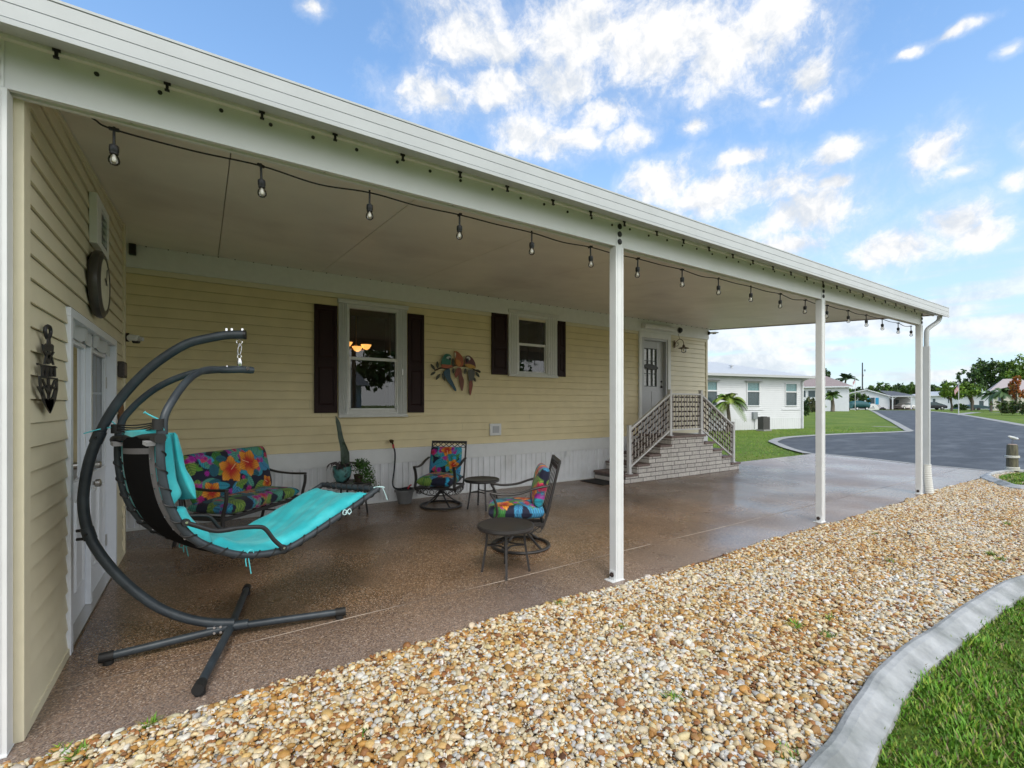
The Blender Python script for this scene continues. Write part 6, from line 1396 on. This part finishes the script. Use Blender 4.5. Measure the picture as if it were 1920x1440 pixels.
m = MB(); m.poly([(LC*.6,-1.2,.12),(x1+.5,-1.2,.12),(x1+.5,8,.12),(LC*.6,8,.12)]); m.build('driveway', mat('drive_pink', (.38,.25,.20), .8), tC)
# white car under it
def car(name, label, loc, rot, body, L=4.6, W=1.82, H=1.5, suv=False, cat='car', pickup=False):
    t = thing(name, label, cat, loc, rot); m = MB(); hw = W/2; z0 = .28
    pr = [(-L/2,.5),(-L/2,.85),(-L/2+.15,.95),(-L/2+.7,H-.12 if suv else 1.0),(-L*.12 if not suv else -L/2+.9,H),(L*.12,H),(L*.25,1.0),(L/2-.35,.86),(L/2,.65),(L/2,.4),(L/2-.2,z0),(-L/2+.2,z0)]
    if pickup: pr = [(-L/2,.5),(-L/2,1.0),(-L*.08,1.02),(-L*.06,H),(L*.12,H),(L*.22,1.08),(L/2-.1,1.0),(L/2,.8),(L/2,.45),(L/2-.2,.35),(-L/2+.2,.35)]
    m.extrude_profile(pr, 'y', -hw, hw); b = m.build('body', body, t, bevel=.09)
    m = MB(); g = [(x, z) for x, z in pr if z > .98]; 
    xs_ = [x for x, z in g]; xa, xb = min(xs_)+.12, max(xs_)-.02
    for sg in (-1, 1): m.poly([(xa+.1, sg*(hw+.012), 1.02), (xb-.12, sg*(hw+.012), 1.02), (min(xb-.45, L*.11), sg*(hw+.012), H-.10), (max(xa+.25, -L*.4), sg*(hw+.012), H-.10)])
    m.build('side_window', WING, t); m = MB(); m.box(-L/2-.02, -L/2+.0, -hw+.2, hw-.2, .6, .75); m.box(L/2, L/2+.02, -hw+.2, hw-.2, .5, .65); m.build('bumper', BLACK, t)
    for x in (-L*.31, L*.31):
        for sg in (-1, 1):
            m = MB(); m.lathe([(0,-.11),(.33,-.11),(.34,0),(.33,.11),(0,.11)], (x, sg*(hw-.10), .33), 18, Rx(PI/2)); w = m.build('wheel', BLACKR, t); m = MB(); m.lathe([(0,.115),(.2,.115),(.19,.12),(0,.12)], (x, sg*(hw-.10), .33), 14, Rx(PI/2*(1 if sg < 0 else -1))); m.build('rim', CHROME, w)
    for sg in (-1, 1): m = MB(); m.box(L/2-.04, L/2+.01, sg*hw*.75-.15, sg*hw*.75+.15, .66, .78); m.build('headlight', mat('lamp_glass', (.7,.7,.7), .1), t)
    return t
CARW = mat('car_white', (.75,.76,.78), .2, coat=.6); CARD = mat('car_dark', (.02,.022,.026), .2, coat=.6)
p = PD(1697, 110); car('parked_car', 'white car parked under the carport of the gabled house', (p[0], p[1], rise(p[0], p[1])+.06), YAW-PI/2+.25, CARW)
p = PD(1746, 100); car('parked_pickup', 'dark pickup parked on the grass right of the last carport post', (p[0], p[1], rise(p[0], p[1])-.04), YAW-PI/2-.2, CARD, 4.9, 1.9, 1.7, cat='pickup', pickup=True)
# vehicle under a teal fabric cover, with its trailer box
p = PD(1609, 98); t = thing('covered_boat', 'boat on a trailer under a dark teal cover in front of the gabled house', 'boat', (p[0], p[1], rise(p[0], p[1])-.05), YAW-PI/2)
TEAL = mat('cover_teal', (.010,.075,.085), .6, noise=.3, nscale=2); m = MB(); V = []
P = bez([(-1.9,0,.9),(-1.2,0,1.1),(0,0,1.15),(1.2,0,1.05),(1.9,0,.85),(2.2,0,.75)], 5); m.tube(P, [float(np.interp(i/(len(P)-1), [0,.1,.5,.85,1], [.45,.75,.82,.62,.15])) for i in range(len(P))], 14, flat=1.2); m.build('cover', TEAL, t, smooth=True)
m = MB(); m.tube([(-2.3,-.2,1.45),(-3.1,-.2,2.05)], .16, 8); m.build('outboard', mat('engine_grey', (.09,.09,.09), .4), t)
for x in (-.9, 1.1): m = MB(); m.lathe([(0,-.1),(.32,-.1),(.32,.1),(0,.1)], (x,-.9,.32), 16, Rx(PI/2)); w = m.build('wheel', BLACKR, t); m = MB(); m.lathe([(0,.105),(.2,.11),(0,.12)], (x,-.9,.32), 12, Rx(PI/2)); m.build('rim', WSID, w)
m = MB(); m.box(-2.6,2.9,-.75,.75,.38,.50); m.build('trailer_frame', BLACK, t)
p = PD(1586, 97); t = thing('small_covered_trailer', 'small boxy teal covered trailer left of the covered boat', 'trailer', (p[0], p[1], rise(p[0], p[1])-.05), YAW-PI/2)
m = MB(); m.extrude_profile([(-1.0,.35),(-1.0,1.35),(-.7,1.5),(.6,1.5),(1.0,1.2),(1.0,.35)], 'y', -.7, .7); m.build('cover', TEAL, t, bevel=.12); m = MB(); m.lathe([(0,-.1),(.3,-.1),(.3,.1),(0,.1)], (0,-.75,.3), 16, Rx(PI/2)); m.build('wheel', BLACKR, t)
# low arched white garden wall and dark mower in front of the gabled house
p = PD(1637, 106); t = thing('arched_wall', 'low white arched garden wall in front of the gabled house', 'wall', (p[0], p[1], rise(p[0], p[1])-.05), YAW-PI/2)
m = MB(); m.extrude_poly([(1.35*math.cos(a), 0, 1.35*math.sin(a)) for a in np.linspace(0, PI, 20)], (0,.25,0)); m.build('wall', WSID, t); m = MB(); m.box(-.08,.08,-.03,0,.55,.85); m.build('slot', BLACK, t)
p = PD(1655, 104); t = thing('lawn_mower', 'dark lawn mower with raised handle beside the arched white wall', 'mower', (p[0], p[1], rise(p[0], p[1])-.05), YAW-PI/2)
m = MB(); m.box(-.45,.45,-.3,.3,.15,.40); m.box(-.2,.2,-.2,.2,.4,.6); m.build('deck', BLACK, t, bevel=.05); m = MB(); m.bar((-.4,-.2,.35),(-1.0,-.2,1.05),.04); m.bar((-.4,.2,.35),(-1.0,.2,1.05),.04); m.bar((-1.0,-.2,1.05),(-1.0,.2,1.05),.04); m.build('handle', mat('handle_brown', (.2,.12,.06), .5), t)
for x in (-.35, .35): m = MB(); m.lathe([(0,-.32),(.15,-.32),(.15,.32),(0,.32)], (x,0,.15), 12, Rx(PI/2)); m.build('wheel', BLACKR, t)
# D, E: right side houses
simple_house('long low white house behind the green trees right of the carport posts', 1700, 1868, 128, 734, 742, WSID, ROOFW, wins=fixw([(1752,1757,748,757,0),(1781,1783,745,756,0),(1838,1846,752,764,0)]), dep=10, name='low_white_house')
simple_house('cream house with pinkish gable roof behind the palms at the right edge', 1862, 1946, 92, 709, 732, mat('cream_wall_far', (.66,.60,.50), .7), mat('roof_pinkgrey', (.42,.35,.33), .85, noise=.1), gable=False, wins=fixw([(1872,1880,738,752,0)]), dep=11, name='gabled_house')
p = PD(1822, 92); t = thing('low_trailer', 'long low dark teal flatbed trailer on the far right lawn', 'trailer', (p[0], p[1], rise(p[0], p[1])-.05), YAW-PI/2)
m = MB(); m.extrude_profile([(-3.6,.35),(-3.0,.95),(-1.6,.8),(-.6,1.15),(1.2,1.05),(2.6,.8),(3.6,.75),(3.6,.35)], 'y', -.8, .8); m.build('load', mat('load_teal', (.02,.05,.06), .7), t, bevel=.1)
m = MB(); m.box(-3.7,3.7,-.85,.85,.25,.35); m.build('bed', mat('bed_grey', (.25,.3,.32), .5), t)
for x in (-.5,.5): m = MB(); m.lathe([(0,-.1),(.28,-.1),(.28,.1),(0,.1)], (x,-.85,.28), 14, Rx(PI/2)); m.build('wheel', BLACKR, t)

# ------------------------------------------------------------------ poles and flags
p = PD(1617, 120); z0 = rise(p[0], p[1]); t = thing('utility_pole', 'tall dark wooden utility pole rising above the gabled house', 'pole', (p[0], p[1], z0)); s = 120/F
m = MB(); H = EYE+(V0-680)*s-z0; m.tube([(0,0,0),(0,0,H)], [.17,.13], 8); m.build('shaft', mat('pole_dark', (.04,.042,.045), .8), t)
m = MB(); m.tube([(.95,-.2,H-2.2),(.95,-.2,H-1.7)], .13, 8); m.bar((0,0,H-1.9),(.95,-.2,H-1.9),.04); m.tube([(.6,0,H-3.5),(.6,0,H-3.0)], .05, 6); m.build('fittings', mat('transformer_grey', (.15,.16,.17), .6), t)
def flagpole(label, u, d, vt, vb, droop=True):
    p = PD(u, d); z0 = rise(p[0], p[1]); s = d/F; H = EYE+(V0-vt)*s-z0; t = thing('flagpole', label, 'flagpole', (p[0], p[1], z0-.05), YAW-PI/2)
    m = MB(); m.tube([(0,0,0),(0,0,H)], [.045,.03], 8); m.lathe([(0,0),(.06,.02),(.06,.06),(0,.1)], (0,0,H), 8); m.build('pole', mat('pole_pale', (.62,.6,.58), .4), t)
    RED_, WHT, BLU = mat('flag_red', (.45,.04,.05), .7), mat('flag_white', (.72,.70,.70), .7), mat('flag_blue', (.02,.03,.12), .7); m = MB(); nx = 14; W_, H_2 = .75, .75
    for i in range(nx):
        for j in range(13):
            def q(a, b):
                x = -W_*a*.55; y = .10*math.sin(a*8+b*2)*a; z = H-.15-H_2*b-.75*a*a; return (x, y, z)
            a0, a1, b0, b1 = i/nx, (i+1)/nx, j/13, (j+1)/13; m.cur = 2 if (a0 < .4 and j < 7) else (0 if j % 2 == 0 else 1); m.quad(q(a0,b0), q(a1,b0), q(a1,b1), q(a0,b1))
    m.build('flag', [RED_, WHT, BLU], t); return t
flagpole('pale flagpole with drooping striped flag between the palms and the gabled house', 1603.5, 90, 708, 745)
flagpole('pale flagpole with striped flag on the right lawn beside the road', 1797.5, 55, 717, 783)

# ------------------------------------------------------------------ planting
palm('tall dark royal palm with feathery crown above the far roofs', 1586, 100, 711, 3.3, [(.035,.065,.025),(.05,.085,.035)], .2, 17, 5, .42, leafw=.10)
palm('low bushy palm right of the second to last carport post', 1561, 76, 742, 2.1, [(.075,.13,.02),(.05,.10,.02)], .25, 20, 6, .5, leafw=.07)
leafy('tree', 'dark treetop showing above the brown shingle roof', 1546, 118, 692, 13, GD, leaf=.3, n=1300, low=.5, seed=11)
leafy('shrub', 'round olive shrub at the corner of the near white house', 1522, 60, 741, 13, GO, leaf=.14, n=1500, low=.05, cat='shrub', seed=12, trunk=False)
leafy('shrub', 'small dark shrub beside the downspout of the near white house', 1511, 48, 748, 6, GD, leaf=.10, n=700, low=.05, cat='shrub', seed=13, trunk=False)
leafy('shrub', 'yellow green low hedge left of the low bushy palm', 1533, 72, 757, 14, GY, leaf=.12, n=900, low=.0, cat='shrub', seed=14, trunk=False)
leafy('tree', 'small mid green tree between the low palm and the flagpole', 1583, 105, 738, 18, GM+GO, leaf=.22, n=1500, low=.15, seed=15)
leafy('shrub', 'big feathery green shrub against the gabled house behind the covered boat', 1606, 103, 735, 17, GD+GM, leaf=.2, n=1700, low=.1, cat='shrub', seed=16, trunk=False)
leafy('shrub', 'dark bush in front of the gable window left of the blue shutter', 1623, 107, 742, 9, GD, leaf=.16, n=900, low=.1, cat='shrub', seed=17, trunk=False)
k = 0
tl = [(1568,150,729,26),(1598,160,727,24),(1630,170,722,26),(1653,165,719,22),(1672,175,723,20),(1688,180,718,22),(1708,165,716,20),(1730,178,719,22),(1752,170,721,20),(1768,182,722,20),(1640,185,727,24),(1790,180,712,26)]
tlab = ['olive crowned tree at the left end of the far tree row behind the palm','dark tree behind the foot of the utility pole','broad dark tree right above the gable peak','tall rounded tree above the dark carport roof','feathery tree a little lower than its taller neighbours above the charcoal roof','dark domed tree left of the last carport posts','tall dark tree partly hidden by the last carport post','tree just behind the downspout of the carport','dark tree above the low white house','bushy tree left of the bright green lawn tree','low dim tree filling the gap over the gabled house','large dim tree behind the bright green lawn tree']
for (u, d, vt, hw), lb in zip(tl, tlab): leafy('tree', lb, u, d, vt, hw, GD if k % 3 else GM, leaf=.42, n=1500, nb=6, seed=30+k, low=.2, group='far row of trees behind the houses'); k += 1
leafy('tree', 'bright green rounded tree with forked trunk just left of the right flagpole', 1784, 78, 718, 23, GY, leaf=.17, n=3200, nb=7, seed=51, low=.36)
leafy('tree', 'mixed green tree with bare dark trunk right of the right flagpole', 1822, 84, 716, 24, GM+GY, leaf=.18, n=2600, nb=7, seed=52, low=.35)
leafy('tree', 'airy dark oak with ragged top behind the green lawn trees', 1822, 120, 695, 20, GD, leaf=.34, n=1500, nb=6, seed=53, low=.45)
leafy('tree', 'large spreading oak rising over the pinkish roof', 1862, 125, 676, 36, GM+GD, leaf=.36, n=4200, nb=8, seed=54, low=.3)
leafy('tree', 'tall oak at the right edge with light patches in its crown', 1912, 118, 672, 34, GM+GY, leaf=.36, n=3800, nb=8, seed=55, low=.3)
palm('slender palm with dark hanging fronds in front of the low white house', 1880, 70, 735, 2.3, [(.04,.085,.025),(.06,.11,.03)], .14, 20, 8, .6, leafw=.07)
palm('palm beside the mixed green tree left of the slender palm', 1858, 76, 738, 2.0, [(.045,.09,.02),(.07,.12,.03)], .16, 18, 9, .5, leafw=.07)
leafy('tree', 'orange flowering small tree by the pinkish roofed house', 1906, 66, 704, 11, [(.42,.10,.015),(.30,.06,.01),(.10,.13,.02),(.35,.14,.03)], leaf=.13, n=1900, nb=6, seed=56, low=.25)
leafy('shrub', 'broad olive green bush on the right lawn by the kerb', 1888, 54, 751, 22, GO+GM, leaf=.11, n=2600, nb=6, seed=57, low=.0, cat='shrub', trunk=False)
leafy('shrub', 'dark bush at the right frame edge beside the broad olive bush', 1922, 52, 748, 16, GD+GO, leaf=.11, n=1500, nb=5, seed=58, low=.0, cat='shrub', trunk=False)
leafy('shrub', 'low dark hedge under the right flagpole trees', 1800, 88, 757, 14, GD+GM, leaf=.14, n=1100, nb=5, seed=59, low=.0, cat='shrub', trunk=False)
# lit chandelier hanging in the room behind the large window
ch = thing('chandelier', 'lit amber glass chandelier seen through the large window', 'lamp', (2.02, WY+.45, 2.42))
m = MB(); m.tube([(0,0,.5),(0,0,.05)], .008, 6); m.tube(bez([(-.13,0,.02),(-.06,0,-.03),(0,0,.05),(.08,0,-.04),(.16,0,.0)], 5), .008, 6); m.build('frame', mat('brass_warm', (.4,.25,.1), .3, metal=1), ch)
for x, z in ((-.14,.03),(.02,-.03),(.16,.01)): m = MB(); m.lathe([(.02,-.03),(.05,-.01),(.075,.03),(.085,.05)], (x,0,z), 14); m.build('shade', mat('amber_glow', (.8,.4,.1), .4, emis=(1,.42,.10), estr=.8), ch, smooth=True)

# across the way, behind the photographer: what the window glass reflects
t = thing('opposite_house', 'low white house across the lawn reflected in the window glass', 'house', (1, -22, 0))
m = MB(); m.box(-9, 9, -8, 0, 0, 3.0); m.build('wall', WSID, t); m = MB(); m.extrude_profile([(-8.6,3.0),(.6,3.0),(-4,4.6)], 'x', -9.5, 9.5); m.build('roof', mat('roof_grey2', (.25,.25,.25), .8), t)
for x in (-6, -1, 4): m = MB(); m.box(x, x+1.3, .0, .03, 1.0, 2.3); m.build('window', WING, t)
for k, (x, y, hw, H) in enumerate(((-16,-27,4,9),(-7,-34,5,11),(6,-33,5,10),(15,-26,4,8),(27,-30,5,10))):
    t = thing('tree', ['broad tree at the far left behind the opposite house','tallest tree behind the opposite house','dense tree behind the roof of the opposite house','smaller tree beside the opposite house','tree well right of the opposite house'][k], 'tree', (x, y, 0), 0, 'trees behind the opposite house')
    m = MB(); m.tube([(0,0,0),(.1,0,H*.5)], [.25,.15], 8); m.build('trunk', BARK, t, smooth=True); crown_mesh('crown', [(0,0,H*.62,hw,hw,H*.34),(hw*.5,0,H*.5,hw*.6,hw*.6,H*.25),(-hw*.5,0,H*.55,hw*.6,hw*.6,H*.25)], .3, 1600, GM, t, 70+k)
